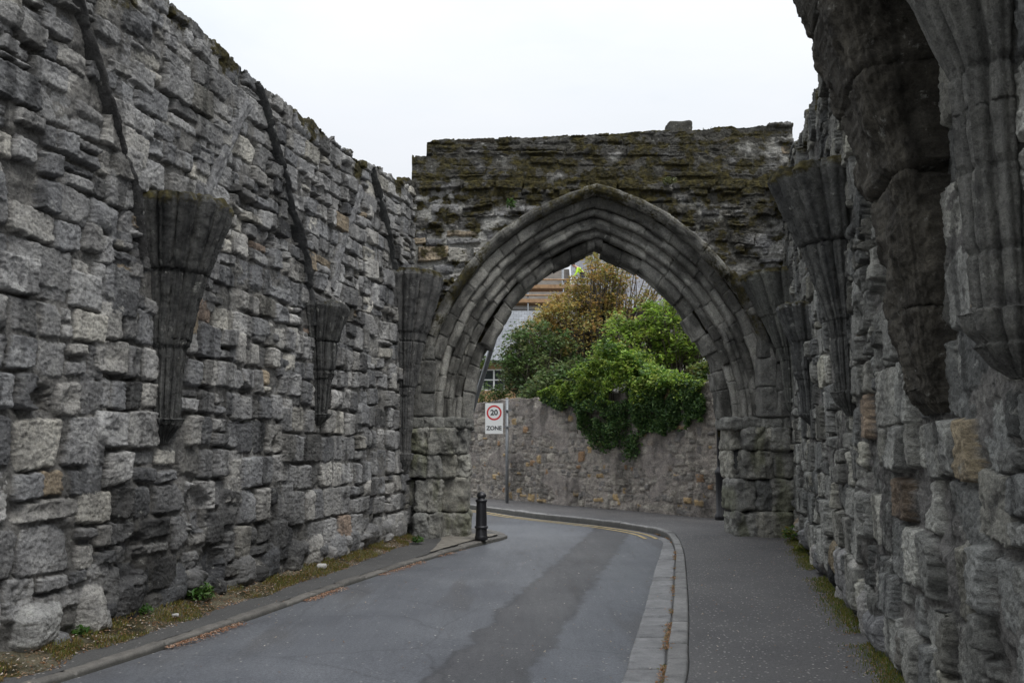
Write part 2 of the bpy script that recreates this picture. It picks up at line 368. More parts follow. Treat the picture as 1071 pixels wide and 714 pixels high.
# ---- left
rng = np.random.default_rng(3)
def hL(v):
    if v < 1.6: return rng.uniform(.31, .44)
    if v < 3.6: return rng.uniform(.25, .37)
    return rng.uniform(.18, .33)
stL = lay_bays(rng, 4.6, 16.9, .25, 2.9, hL, lambda v: rng.uniform(.65, 1.3), gap=.026, relief=.026, kindp=(.82,.05,.13))
stL += lay_bays(rng, 4.6, 16.9, max(s.y+s.h/2 for s in stL)-.25, 7.2, hL, lambda v: rng.uniform(.7, 1.9), relief=.030, rubble=.45, gap=.018, kindp=(.85,.05,.10))
for s in stL:
    if rng.random() < .03: s.kind = 3
PALE = (.40,.39,.36)
for (u, v, w, h, p, c) in [(7.42,.24,.50,.42,.13,PALE), (8.02,.28,.36,.50,.12,(.42,.40,.36)), (6.5,.3,.6,.55,.12,(.3,.3,.29)), (8.55,.28,.5,.55,.03,(.2,.195,.19)), (9.2,.25,.6,.5,-.02,(.17,.17,.17)), (9.95,.3,.55,.5,.02,(.15,.15,.15)),
        (10.6,.27,.45,.42,.14,(.33,.32,.30)), (11.25,.27,.5,.45,.09,(.24,.24,.24)), (11.9,.25,.5,.45,.08,None), (12.5,.27,.55,.5,.07,None), (13.2,.25,.6,.45,.08,None), (13.9,.25,.55,.45,.07,None), (14.6,.25,.6,.4,.06,None), (15.3,.25,.6,.4,.06,None), (16.,.25,.6,.4,.06,None), (5.7,.3,.7,.5,.1,None), (5.,.3,.7,.5,.1,None)]:
    stL.append(stone(rng, u, v, w, h, p, e=.16, r=.15, kind=1 if p < .1 else 0, col=c, tilt=.2))
for k in range(26):
    stL.append(stone(rng, rng.uniform(5, 16.5), rng.uniform(.05, .35), rng.uniform(.16,.34), rng.uniform(.14,.28), rng.uniform(.04,.13), e=.1, r=.08, kind=1, tilt=.2))
steps = {}
def topL(U):
    base = np.interp(U, [4, 9, 12.8, 14.6, 15.9, 17], [6.05, 6.10, 6.12, 6.28, 6.38, 6.45])
    k = np.floor(U/.34+.5*np.sin(U*3)); r = _VAL[(k.astype(int)*37) & 4095]
    return base+.07*r+.05*fbm(U*3.1, U*0, 3, 8)-.02
def sootL(u, v):
    n = fbm(u*.9, v*.7, 4, 301); d = .30*sstep(.12, .5, n)
    low = sstep(1.35, .5, v+.35*fbm(u*1.3, v*1.3, 3, 302))*sstep(7.9, 8.6, u)*.55*sstep(13.2,11.5,u)
    stk = .5*sstep(.25, .6, fbm(u*4.5, v*.55, 3, 303))*sstep(.3,2.,v)
    return np.clip((1-d)*(1-low)*(1-stk), .2, 1)
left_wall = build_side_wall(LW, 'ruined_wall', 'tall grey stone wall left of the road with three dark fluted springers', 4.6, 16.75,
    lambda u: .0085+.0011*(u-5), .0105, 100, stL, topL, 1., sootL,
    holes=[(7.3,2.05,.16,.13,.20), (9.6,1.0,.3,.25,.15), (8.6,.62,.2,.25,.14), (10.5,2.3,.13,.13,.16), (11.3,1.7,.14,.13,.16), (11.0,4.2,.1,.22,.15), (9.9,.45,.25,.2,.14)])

# ---- right
rng = np.random.default_rng(5)
def hR(v): return rng.uniform(.30, .46) if v < 2.4 else rng.uniform(.22, .38)
stR = lay_bays(rng, 2.2, 17.2, .18, 3.4, hR, lambda v: rng.uniform(.7, 1.5), gap=.022, relief=.038, kindp=(.78,.07,.15), rubble=.12)
stR += lay_bays(rng, 2.2, 17.2, max(s.y+s.h/2 for s in stR)-.25, 7, hR, lambda v: rng.uniform(.75, 1.8), relief=.036, kindp=(.82,.06,.12), rubble=.35, gap=.018)
for s in stR:
    s.col = s.col*np.array([.97,.985,.93])
    if s.x < 5.9 and s.y > 1.7: s.p = min(s.p, .0)-.03
    if rng.random() < .06: s.kind = 3
for k in range(26):
    u = rng.uniform(6.5, 16.8)
    stR.append(stone(rng, u, rng.uniform(.08,.42), rng.uniform(.25,.6), rng.uniform(.25,.5), rng.uniform(.0,.10), e=.12, r=.10, kind=rng.choice([0,1]), tilt=.2))
for (u, v, w, h) in [(5.0,1.05,.35,.7), (5.9,1.3,.3,.5), (6.6,2.9,.4,.3), (7.3,3.1,.35,.4), (4.3,.5,.3,.5), (6.3,.6,.35,.6), (8.3,.8,.4,.5)]:
    for s in stR:
        if abs(s.x-u) < w/2 and abs(s.y-v) < h/2: s.kind = 3; s.p -= .09
def topR(U):
    base = np.interp(U, [2, 9, 10.2, 10.6, 13, 17], [5.9, 5.85, 5.75, 5.95, 6.2, 6.5])
    k = np.floor(U/.4+.5*np.sin(U*2.3)); r = _VAL[(k.astype(int)*53+7) & 4095]
    return base+.08*r+.06*fbm(U*2.7, U*0, 3, 18)
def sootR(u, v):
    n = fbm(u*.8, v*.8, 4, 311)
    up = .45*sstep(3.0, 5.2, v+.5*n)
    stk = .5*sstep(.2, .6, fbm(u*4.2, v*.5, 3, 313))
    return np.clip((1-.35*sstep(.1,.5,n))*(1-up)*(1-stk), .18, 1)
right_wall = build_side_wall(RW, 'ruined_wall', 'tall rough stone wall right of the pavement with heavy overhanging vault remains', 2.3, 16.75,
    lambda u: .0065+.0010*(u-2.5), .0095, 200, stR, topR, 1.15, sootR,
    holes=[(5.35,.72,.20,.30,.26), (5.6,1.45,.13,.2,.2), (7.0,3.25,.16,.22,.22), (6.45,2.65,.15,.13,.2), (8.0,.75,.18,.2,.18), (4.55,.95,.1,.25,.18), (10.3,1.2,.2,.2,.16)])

# ---- vault springers, corbels and ribs
def springer(F, u, prof, parent, name='vault_springer', rolls=7, amp=.20, boxy=1., noise=.012, seed=0, dark=(.024,.024,.023), light=(.10,.098,.09), joints=(), mosstop=.5, nz=None, skew=0.):
    prof = np.asarray(prof, float); z0, z1 = prof[0,0], prof[-1,0]
    zz = np.unique(np.concatenate([np.arange(z0, z1, .014), prof[:,0]])); nt = 150
    th = np.linspace(-PI/2-.12, PI/2+.12, nt)
    hw = np.interp(zz, prof[:,0], prof[:,1])[:,None]; pj = np.interp(zz, prof[:,0], prof[:,2])[:,None]
    s, c = np.sin(th)[None], np.cos(th)[None]
    sx = np.sign(s)*np.abs(s)**boxy; cx = np.sign(c)*np.abs(c)**boxy
    ph = fbm(np.linspace(0,3,nt)[None]+seed, zz[:,None]*.0+seed, 2, seed)*.35
    rid = np.abs(np.cos(th[None]*rolls+ph))**.6+.22*np.abs(np.cos(th[None]*rolls*3+ph)) if rolls else 0*s
    rr = 1+amp*(rid-.6)
    jd = np.zeros_like(zz)
    for j in joints: jd += np.exp(-((zz-j)/.014)**2)
    rr = rr-.10*jd[:,None]
    tu = hw*sx*rr/F.k+skew*(zz-z0)[:,None]; out = pj*cx*rr-.03
    X = F.a+F.b*(u+tu)+F.n[0]*out; Y = u+tu+F.n[1]*out; Z = np.broadcast_to(zz[:,None], X.shape)
    v = np.stack([X,Y,Z], -1)
    t2 = np.gradient(v, axis=1); t1 = np.gradient(v, axis=0); N = np.cross(t2, t1); N /= np.linalg.norm(N, axis=-1, keepdims=True)+1e-9
    N *= -np.sign((N[...,0]*F.n[0]+N[...,1]*F.n[1]).mean())*-1
    n = fbm3((v.reshape(-1,3)*6+seed*3.7), 6, seed, .62).reshape(X.shape)
    big = fbm3((v.reshape(-1,3)*2.2+seed*1.7), 3, seed+5).reshape(X.shape)
    fade = np.clip((zz-z0)/.05, 0, 1)[:,None]
    v = v+N*((noise*n+noise*.8*big)*fade)[...,None]
    # broken top
    nr = 12; ring = v[-1]; cen = ring.mean(0); tops = [ring*(1-k/nr)+cen*(k/nr) for k in range(1, nr+1)]
    T = np.stack(tops); T[...,2] += (.05*fbm3(T.reshape(-1,3)*7, 4, seed+9).reshape(T.shape[:2])+.03)*np.linspace(.3,1,nr)[:,None]
    vv = np.concatenate([v, T]); nv = len(vv)
    g = np.clip(.5+.55*fbm(np.arange(nt)[None]*.11+seed, np.arange(nv)[:,None]*.008, 3, seed+3), 0, 1)
    C = np.asarray(dark)*(1-g[...,None])+np.asarray(light)*g[...,None]
    M = np.zeros((nv, nt)); M[:len(zz)] = np.clip(mosstop*sstep(z1-.22, z1+.0, zz)[:,None]*(.75+.5*fbm(th[None]*2, zz[:,None]*4, 3, seed+30)), 0, .6); M[len(zz):] = mosstop
    f = grid_faces(nv, nt)
    return link(name, to_mesh(name, vv.reshape(-1,3), f, C.reshape(-1,3), M.ravel()), STONE, parent)
def fan(zb=1.70, zt=4.10, wide=.58, deep=.60, k=1.):
    r = lambda t: zb+(zt-zb)*t
    return [(r(0),.05*k,.04), (r(.03),.10*k,.08), (r(.07),.17*k,.15), (r(.095),.19*k,.17), (r(.10),.14*k,.125), (r(.13),.15*k,.13), (r(.38),.19*k,.17), (r(.385),.215*k,.18),
            (r(.42),.23*k,.20), (r(.69),wide*.60,deep*.58), (r(.70),wide*.66,deep*.62), (r(.97),wide,deep), (r(1.),wide*.95,deep*.95)]
springer(LW, 8.98, fan(wide=.47,deep=.54), left_wall, seed=1, joints=(2.63,3.37), mosstop=.70, rolls=8, amp=.24)
springer(LW, 12.55, fan(1.95,3.62,.40,.36,.8), left_wall, seed=2, joints=(2.7,3.1), mosstop=.35, rolls=6, amp=.24)
springer(LW, 16.1, fan(1.2,4.75,.62,.62), left_wall, seed=3, joints=(2.7,3.5), mosstop=.7, rolls=6, amp=.24, dark=(.05,.05,.048), light=(.13,.125,.115))
springer(RW, 8.75, fan(1.95,4.36,.52,.62), right_wall, seed=4, joints=(2.7,3.62), mosstop=.75, rolls=7, amp=.24, dark=(.045,.045,.043), light=(.13,.128,.115))
springer(RW, 12.6, fan(1.95,3.62,.42,.40,.8), right_wall, seed=5, joints=(2.7,), mosstop=.45, rolls=6, amp=.24, dark=(.05,.05,.048), light=(.13,.13,.12))
springer(RW, 16.05, fan(2.2,4.75,.7,.75), right_wall, seed=6, joints=(2.7,3.4), mosstop=.8, rolls=6, amp=.24, dark=(.05,.05,.045), light=(.15,.15,.13))
o = springer(RW, 5.25, [(1.84,.30,.03), (1.90,.36,.10), (1.98,.38,.15), (2.6,.46,.23), (3.12,.51,.29), (3.17,.48,.27), (3.22,.53,.32), (4.3,.70,.66), (5.7,.86,1.06), (5.95,.78,1.0)],
    right_wall, 'vault_springer', rolls=0, boxy=.36, noise=.030, seed=7, joints=(3.17,2.42,3.75,4.3), mosstop=.5, dark=(.026,.023,.018), light=(.105,.094,.074))
o['label'] = 'broken rough springer of rubble core without fluting'
springer(RW, 3.70, [(1.93,.04,.04), (1.98,.10,.10), (2.06,.155,.16), (2.075,.14,.145), (2.12,.18,.185), (2.15,.19,.195), (2.20,.20,.20), (2.215,.150,.155), (2.6,.165,.17), (3.05,.175,.185), (3.22,.18,.19), (3.25,.19,.18), (3.7,.34,.33), (4.4,.60,.68), (5.2,.80,.95), (5.6,.78,.9)],
    right_wall, 'vault_springer', rolls=5, amp=.30, noise=.006, seed=8, joints=(2.45,2.8,3.22,3.8,4.4), mosstop=.3, dark=(.07,.068,.06), light=(.17,.165,.145))

def rib(F, pts, width, height, parent, name='rib', seed=0, col=(.07,.07,.068), flat=False):
    P = smooth_poly(pts, 160); s = np.concatenate([[0], np.cumsum(np.hypot(*np.diff(P, axis=0).T))])
    ss = np.arange(0, s[-1], .025); P = np.stack([np.interp(ss, s, P[:,0]), np.interp(ss, s, P[:,1])], -1)
    d = np.gradient(P, axis=0); d /= np.linalg.norm(d, axis=1)[:,None]; nrm = np.stack([-d[:,1], d[:,0]], -1)
    m = 15; t = np.linspace(-1, 1, m); hp = np.clip(1-np.abs(t)**(6 if flat else 2.4), 0, 1)
    jt = (np.floor(ss/.55)*.55+.02); g = np.exp(-((ss-jt)/.018)**2)
    k = (np.floor(ss/.55)).astype(int)*31+seed*7; wob = .5*_VAL[k & 4095]
    brk = .62+.38*sstep(-.45, .15, fbm(ss*1.6, ss*0, 2, seed))
    hh = height*(1+.25*wob)*brk-.35*height*g
    wv = (width/2*(1+.12*wob))[:,None]*t[None]
    u = P[:,:1]+nrm[:,:1]*wv+.004*fbm(ss[:,None]*6, t[None]*2, 3, seed+4); z = P[:,1:]+nrm[:,1:]*wv
    o = -.09+(hh[:,None]+.09)*hp[None]+.016*fbm(ss[:,None]*9, t[None]*2, 4, seed+5)
    X = F.a+F.b*u+F.n[0]*o; Y = u+F.n[1]*o
    v = np.stack([X,Y,z], -1); C = np.asarray(col)*(1+.35*fbm(ss[:,None]*5, t[None]*1.5, 3, seed+8))[...,None]
    f = grid_faces(len(ss), m)
    return link(name, to_mesh(name, v.reshape(-1,3), f if F is LW else f[:, ::-1], C.reshape(-1,3), np.zeros(v.shape[:2]).ravel()), STONE, parent)
rib(LW, [(7.25,5.75),(7.5,5.35),(7.85,4.75),(8.15,4.3),(8.35,3.9),(8.5,3.45)], .085, .085, left_wall, 'wall_rib', 1, (.06,.058,.055))
rib(LW, [(10.5,6.02),(11.1,5.3),(11.65,4.6),(12.,4.05),(12.2,3.6),(12.25,3.3)], .10, .085, left_wall, 'wall_rib', 2, (.06,.06,.058))
rib(LW, [(14.3,6.15),(14.8,5.6),(15.25,5.05),(15.55,4.6),(15.6,4.3)], .12, .085, left_wall, 'wall_rib', 3, (.07,.07,.066))
rib(LW, [(9.55,4.25),(9.8,4.8),(10.15,5.4),(10.35,5.7)], .20, .02, left_wall, 'rib_scar', 4, (.19,.186,.18), True)
rib(LW, [(12.9,3.9),(13.15,4.5),(13.5,5.1),(13.95,5.7)], .22, .02, left_wall, 'rib_scar', 5, (.19,.186,.18), True)

# ================================================================== ARCH
AY = 16.5; XL, XR = -.76, 3.90; HW = (XR-XL)/2; XC = (XL+XR)/2; SPR = 2.19; APEX = 5.42
RI = ((APEX-SPR)**2+HW**2)/(2*HW); RING = 1.03
def arch_r(X, Z):
    """radial distance outside the intrados (negative inside the opening)"""
    cx = np.where(X < XC, XL+RI, XR-RI); up = np.maximum(Z-SPR, 0)
    return np.where(Z >= SPR, np.hypot(X-cx, up)-RI, np.maximum(XL-X, X-XR))
arch = thing('arch_gateway', 'pointed stone gateway arch spanning the road under a mossy wall top', 'archway')
rng = np.random.default_rng(9)
x0, x1 = -2.15, 5.3
U = np.arange(x0, x1, .0125)
topA = lambda X: np.where(X < -1.88, 6.62, np.where(X < -1.6, 7.08, 7.38+(X+1.6)*.046))+.012*_VAL[(np.floor(X/.75).astype(int)*91) & 4095]*1.2+.008*fbm(X*5, X*0, 3, 77)*(X < 4.6)
tA = topA(U)
fl = lambda x, z: arch_r(np.array(x), np.array(z)) > RING-.45
stA = lay_courses(rng, x0, x1, 1.9, 6.45, lambda v: rng.uniform(.19,.33), lambda v: rng.uniform(.9, 2.1), gap=.04, relief=.03, rubble=.75, kindp=(.62,.28,.10), filt=fl)
stA += lay_courses(rng, x0, x1, 6.42, 6.62, lambda v: .2, lambda v: rng.uniform(2., 4.), relief=.02, gap=.02, kindp=(.8,.1,.1))
stA += lay_courses(rng, x0, x1, 6.66, 8.9, lambda v: rng.uniform(.16,.24), lambda v: rng.uniform(1.8, 4.4), gap=.028, relief=.018, kindp=(.85,.05,.10))
for s in stA:
    if 6.38 < s.y < 6.64: s.p += .035
    elif s.y > 6.64: s.p += .02*_VAL[int((s.y-s.h/2)*5)*37 & 4095]-.01; s.tx *= .3; s.ty *= .5
    if s.x < .5 and s.y < 6 and rng.random() < .06: s.col = np.array((.29,.235,.165))*rng.uniform(.7,1.1)
TH = 1.05
V = np.concatenate([np.arange(1.85, tA.max()+.05, .0115), np.arange(tA.max()+.06, tA.max()+TH+.1, .03), np.arange(tA.max()+TH+.15, 2*tA.max()+TH-1.8, .06)])
H, ID, Ug, Vg = splat(U, V, stA, 400, deep=-.055, warp=1., fill=.55)
C = colour_field(H, ID, stA, Ug, Vg, 400, (.30,.29,.26))
nA = fbm(Ug*1.1, Vg*1.6, 4, 410); nB = fbm(Ug*3.5, Vg*5, 4, 414)
rr = arch_r(Ug, Vg)
stain = np.clip(sstep(-.25, .45, nA+.55*nB+.75*sstep(5.0, 6.6, Vg)+.20-.12*sstep(7.0,7.4,Vg)*sstep(-.1,-.4,nB)-.45*sstep(.4,-1.2,Ug)*sstep(6.6,6.2,Vg)-.25*sstep(4.6,5.2,Ug))*.88, 0, .88)
C = C*(1-stain[...,None])+np.array((.036,.033,.025))*stain[...,None]
dtop = Vg-tA[None]
M = np.clip(.50*sstep(.0,.6,nB+nA*.6+.5*sstep(5.4,6.4,Vg)-.25*sstep(6.9,7.3,Vg))+.3*np.exp(-((Vg-6.6)/.07)**2)+.35*sstep(-.06,.05,dtop+.05*nB)+.18*np.exp(-(np.maximum(rr-RING,0)/.12)**2)*(rr>RING-.2), 0, .72)
H = np.where(dtop > TH-.1, H*.3, H)
pos = sheet_wall(U, V, H, TH, tA, (0., AY), (1., 0.), (0., -1.))
Zp = pos[...,2]; rz = arch_r(pos[...,0], Zp)
solid = (rz > RING-.12)
front = (Vg-tA[None]) < TH*.5
solid = np.where(front, solid, rz > .05) & (Zp > 1.8)
mask = solid[:-1,:-1] & solid[1:,1:] & solid[:-1,1:] & solid[1:,:-1]
f = grid_faces(len(V), len(U), mask)
v_, f_, c_, m_ = compact(pos.reshape(-1,3), f, C.reshape(-1,3), M.ravel())
link('masonry', to_mesh('masonry', v_, f_, c_, m_), STONE, arch)

# moulded orders: (r, depth) profile, split in rings with voussoirs of their own
def roll(r0, y0, r1, y1, out, n=9):
    """a bulging roll from (r0,y0) to (r1,y1)"""
    t = np.linspace(0, PI, n); mx, my = (r0+r1)/2, (y0+y1)/2; dx, dy = (r1-r0)/2, (y1-y0)/2; l = math.hypot(dx,dy); nx, ny = dy/l, -dx/l
    return [(mx-dx*math.cos(a)+nx*out*math.sin(a)*-1*-1, my-dy*math.cos(a)+ny*out*math.sin(a)) for a in t]
ORD = [
    ([(0,TH+.02),(0,.98),(0,.88),(0,.75),(.005,.62),(.03,.585),(.07,.56),(.13,.55),(.20,.545),(.215,.56)], .40, .032),
    ([(.20,.56),(.20,.50)]+roll(.20,.49,.31,.455,.05)+[(.33,.45),(.36,.46)], .36, .008),
    ([(.335,.50),(.345,.40)]+roll(.35,.385,.45,.36,.045)+[(.47,.365),(.50,.35),(.53,.35),(.55,.37)], .42, .008),
    ([(.53,.40),(.535,.29)]+roll(.54,.27,.66,.23,.055)+[(.68,.235),(.70,.25)], .40, .009),
    ([(.68,.28),(.685,.16),(.70,.14),(.74,.125),(.80,.11),(.86,.10),(.875,.12)], .48, .010),
    ([(.86,.14),(.865,.02),(.88,-.05),(.91,-.10),(.96,-.13),(1.01,-.13),(1.045,-.09),(1.06,-.02),(1.065,.08)], .6, .012),
]
amax = math.acos((RI-HW)/RI)
def arch_order(side, k, bag_moss):
    prof, vl, jit = ORD[k]; prof = np.asarray(prof, float)
    d = np.concatenate([[0], np.cumsum(np.hypot(*np.diff(prof, axis=0).T))]); tt = np.unique(np.concatenate([np.arange(0, d[-1], .016), d]))
    pr = np.stack([np.interp(tt, d, prof[:,0]), np.interp(tt, d, prof[:,1])], -1)
    Rm = RI+pr[:,0].mean(); cxa = XL+RI if side < 0 else XR-RI
    # each profile point runs up to the crown plane X = XC
    rg = np.random.default_rng(50+k*2+(side > 0)); arc = Rm*amax; cuts = [0]
    while cuts[-1] < arc: cuts.append(cuts[-1]+vl*rg.uniform(.7,1.35))
    cuts = np.array(cuts); sarr = np.arange(0, arc+.013, .0135); vid = np.clip(np.searchsorted(cuts, sarr, 'right')-1, 0, len(cuts)-1)
    near = np.min(np.abs(sarr[:,None]-cuts[None,1:]), axis=1); groove = np.exp(-(near/(.012 if k == 0 else .0105))**2)
    lv = rg.normal(0, jit, len(cuts)+1)[vid]; ld = rg.normal(0, jit, len(cuts)+1)[vid]; tw = rg.normal(0, .02, len(cuts)+1)[vid]
    if k == 0 and side < 0: pass
    frac = sarr/arc
    r = RI+pr[None,:,0]
    am = np.arccos(np.clip((RI-HW)/r, -1, 1)); ang = frac[:,None]*am
    er = fbm(sarr[:,None]*3, tt[None]*3, 4, 60+k*7+(side > 0))
    rr_ = r+lv[:,None]+.015*er+.016*groove[:,None]*(1 if k == 0 else -.6)
    if k == 0: rr_ = rr_+np.where(np.abs(tt[None]) < 9, .03*np.clip(fbm(sarr[:,None]*1.3, tt[None]*.6, 3, 91), -.5, 1), 0)
    yy = pr[None,:,1]+ld[:,None]+(.026 if k == 0 else .022)*groove[:,None]+.013*er+(1. if k == 0 else .35)*tw[:,None]*(pr[None,:,0]-pr[:,0].mean())
    X = cxa+side*rr_*np.cos(ang); Z = SPR+rr_*np.sin(ang); Y = AY+yy
    v = np.stack([X, Y, Z], -1); f = grid_faces(*X.shape)
    if side < 0: f = f[:, ::-1]
    tone = rg.uniform(.65,1.28,len(cuts)+1)[vid]
    base = np.array((.245,.235,.205))
    n = fbm(sarr[:,None]*1.2, tt[None]*2, 4, 70+k+(side>0)*9)
    st = np.clip(.75*sstep(-.05,.55,n+.45*sstep(.5,1,frac)[:,None]), 0, .8)
    Cc = base*tone[:,None,None]*(1-st[...,None])+np.array((.04,.038,.033))*st[...,None]
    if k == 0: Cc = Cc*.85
    Mm = np.zeros(X.shape)
    if k >= 5: Mm = np.clip(.34+.25*fbm(sarr[:,None]*2.5, tt[None]*2, 3, 33), 0, .6)*sstep(.1,.35,frac)[:,None]
    elif k >= 4: Mm = .28*sstep(-.1,.5,n)*sstep(.2,.5,frac)[:,None]
    return v.reshape(-1,3), f, Cc.reshape(-1,3), Mm.ravel()
for k in range(6):
    b_ = Bag()
    for side in (-1, 1): b_.add(*arch_order(side, k, None))
    b_.build('hood_mould' if k == 5 else 'arch_order', STONE, arch)

# piers of squared blocks below the springing
def pier(cols, rows, seed, base_out=.05):
    rg = np.random.default_rng(seed); b = Bag(); q = 0
    for ri, (z0, z1) in enumerate(rows):
        c = 0
        while c < len(cols):
            xa, xb, yf = cols[c]; span = 1
            if c+1 < len(cols) and rg.random() < .38:
                xb = cols[c+1][1]; yf = (yf+cols[c+1][2])/2; span = 2
            g = rg.uniform(.004,.014); ex = base_out if ri == 0 else 0
            yb = AY+TH
            cx, cy, cz = (xa+xb)/2+rg.normal(0,.008), (yf+yb)/2-ex+rg.normal(0,.04), (z0+z1)/2
            v, f = rock((cx,cy,cz), (xb-xa+.04-g, yb-yf, z1-z0+.015-g), r=rg.uniform(.04,.085), amp=rg.uniform(.025,.045), seed=seed*100+q, n=30, freq=6.5)
            col = np.array(PALC[rg.choice(5)])*rg.uniform(.62,.95)*np.array([1.,1.,.93])
            nn = fbm(v[:,0]*2.5, v[:,2]*1.2, 3, seed); st = .6*sstep(.0,.5,nn)
            gr = sstep(.0,.55,fbm(v[:,0]*3+9, v[:,2]*.9, 3, seed+4))*.75           # green algae runs
            C_ = col*(1-st[:,None])+np.array((.05,.05,.047))*st[:,None]
            C_ = C_*(1-gr[:,None]*.7)+np.array((.11,.115,.055))*gr[:,None]*.7
            b.add(v, f, C_, .10*gr); q += 1; c += span
    xs = [c_[0] for c_ in cols]+[c_[1] for c_ in cols]
    b.add(*box((min(xs)+max(xs))/2, (max(c_[2] for c_ in cols)+.08+AY+TH-.08)/2, (rows[0][0]+rows[-1][1])/2, max(xs)-min(xs)-.12, AY+TH-.08-max(c_[2] for c_ in cols)-.08, rows[-1][1]-rows[0][0]-.05), (.05,.05,.048))
    return b
pl = pier([(-2.05,-1.72,16.42),(-1.74,-1.48,16.25),(-1.50,-1.26,16.31),(-1.28,-1.03,16.44),(-1.05,-.80,16.66)], [(.0,.50),(.51,1.10),(1.11,1.52),(1.53,2.0)], 21)
pl.build('pier', STONE, arch)
pr_ = pier([(4.00,4.20,16.68),(4.18,4.42,16.46),(4.40,4.66,16.34),(4.64,4.96,16.26),(4.94,5.4,16.42)], [(-.02,.50),(.51,1.08),(1.09,1.60),(1.61,2.0)], 22)
pr_.build('pier', STONE, arch)
def impost(xa, xb, seed, tip):
    rg = np.random.default_rng(seed); b = Bag(); x = xa; q = 0
    while x < xb-.05:
        w = min(rg.uniform(.26,.42), xb-x); t = (x+w/2-xa)/(xb-xa); t = t if tip > 0 else 1-t
        yf = 16.31+.30*t**1.4
        v, f = rock((x+w/2, (yf+AY+TH)/2, 2.095), (w+.01, AY+TH-yf+.02, .205), r=.045, amp=.028, seed=seed*50+q, n=22, freq=6)
        b.add(v, f, np.array((.22,.215,.19))*rg.uniform(.6,1.05)); x += w; q += 1
    return b
impost(-2.0, -.74, 31, 1).build('impost', STONE, arch); impost(3.92, 5.35, 32, -1).build('impost', STONE, arch)
# outer shafts that carry the hood from the impost up into the corners
def shaft_stack(cols, z0, z1, seed):
    rg = np.random.default_rng(seed); b = Bag(); q = 0
    for (xa, xb, yf, zt) in cols:
        z = z0
        while z < zt-.1:
            h = min(rg.uniform(.35,.6), zt-z)
            v, f = rock(((xa+xb)/2+rg.normal(0,.008), (yf+AY+.5)/2, z+h/2), (xb-xa+.03, AY+.5-yf, h+.005), r=.045, amp=.022, seed=seed*70+q, n=20, freq=5.5)
            b.add(v, f, np.array((.16,.155,.138))*rg.uniform(.6,1.1), .06); z += h; q += 1
    return b
shaft_stack([(-1.98,-1.66,16.33,4.35),(-1.70,-1.42,16.38,3.5)], 2.2, 4.3, 41).build('outer_shaft', STONE, arch)
shaft_stack([(4.50,4.80,16.36,3.6),(4.78,5.1,16.28,4.4),(5.05,5.35,16.2,4.6)], 2.2, 4.3, 42).build('outer_shaft', STONE, arch)
b_ = Bag(); v, f = rock((3.23, 17.0, 7.70), (.46,.5,.34), r=.05, amp=.025, seed=77, n=18); b_.add(v, f, (.06,.057,.048), .25); b_.build('coping_block', STONE, arch)

# ================================================================== GROUND, ROAD, PAVEMENTS
def plane_grid(xs, ys, zf):
    X, Y = np.meshgrid(xs, ys); return np.stack([X, Y, zf(X, Y)], -1).reshape(-1,3), grid_faces(len(ys), len(xs))
gm = simple_mat('earth', (.075,.07,.045), .95, noise=(1.5,.6,1.3), bmp=.5)
v, f = plane_grid(np.linspace(-320,320,33), np.linspace(-60,420,25), lambda X, Y: -.06+0*X); structure(link('ground', to_mesh('ground', v, f), gm))
ROADM = asphalt('road_asphalt', (.087,.092,.102), chips=.05, rough=.44)
PATHM = asphalt('pavement_asphalt', (.070,.068,.069), streak=False, chips=.40, rough=.66)
FOOTM = asphalt('footway_asphalt', (.055,.054,.053), streak=False, chips=.08, rough=.8)
v, f = plane_grid(np.arange(-12,7.01,.25), np.arange(-5,46,.25), lambda X, Y: .012*fbm(X*.5, Y*.25, 2, 500)-.004); structure(link('road', to_mesh('road', v, f), ROADM))

KO = smooth_poly([(.05,1.5),(.55,3.9),(1.24,6.65),(1.45,7.69),(1.79,9.43),(2.30,12.23),(2.72,14.64),(2.93,16.3),(2.95,17.1),(2.83,17.95),(2.45,18.95),(1.80,20.2),(.6,22.05),(-.79,24.7),(-3.2,29.),(-8,37)], 600)
KM = smooth_poly([(-.1,1.5),(.38,3.9),(1.06,6.65),(1.27,7.69),(1.62,9.43),(2.14,12.23),(2.58,14.64),(2.80,16.3),(2.82,17.05),(2.71,17.85),(2.34,18.82),(1.69,20.07),(.49,21.92),(-.9,24.6),(-3.3,28.9),(-8.1,36.9)], 600)
KI = smooth_poly([(-.43,1.5),(.06,3.9),(.76,6.65),(.97,7.69),(1.32,9.43),(1.86,12.23),(2.34,14.64),(2.62,16.1),(2.66,16.9),(2.58,17.6),(2.25,18.5),(1.62,19.7),(.4,21.6),(-1.,24.3),(-3.4,28.6),(-8.2,36.6)], 600)
WB = smooth_poly([(1.7,1.5),(2.4,3.9),(3.05,6.65),(3.28,7.69),(3.7,9.43),(4.35,12.23),(4.9,14.64),(5.4,16.3),(5.9,17.4),(5.5,18.8),(4.9,19.9),(3.6,21.8),(2.1,24.1),(.7,26.2),(-1.6,29.7),(-7,38)], 600)
n_ = min(len(KO), len(KM), len(KI), len(WB)); KO, KM, KI, WB = KO[:n_], KM[:n_], KI[:n_], WB[:n_]
def kz(y): return .028+.085*sstep(14.5, 17.6, y)
t = np.linspace(0, 1, 26)
P = KO[:,None]*(1-t[None,:,None])+WB[:,None]*t[None,:,None]
Z = kz(P[...,1])+.012*fbm(P[...,0]*.9, P[...,1]*.5, 3, 510)*np.minimum(1, t*6)[None]+.04*sstep(.9,1,t)[None]
v = np.concatenate([P, Z[...,None]], -1).reshape(-1,3); structure(link('pavement', to_mesh('pavement', v, grid_faces(n_, 26)), PATHM))
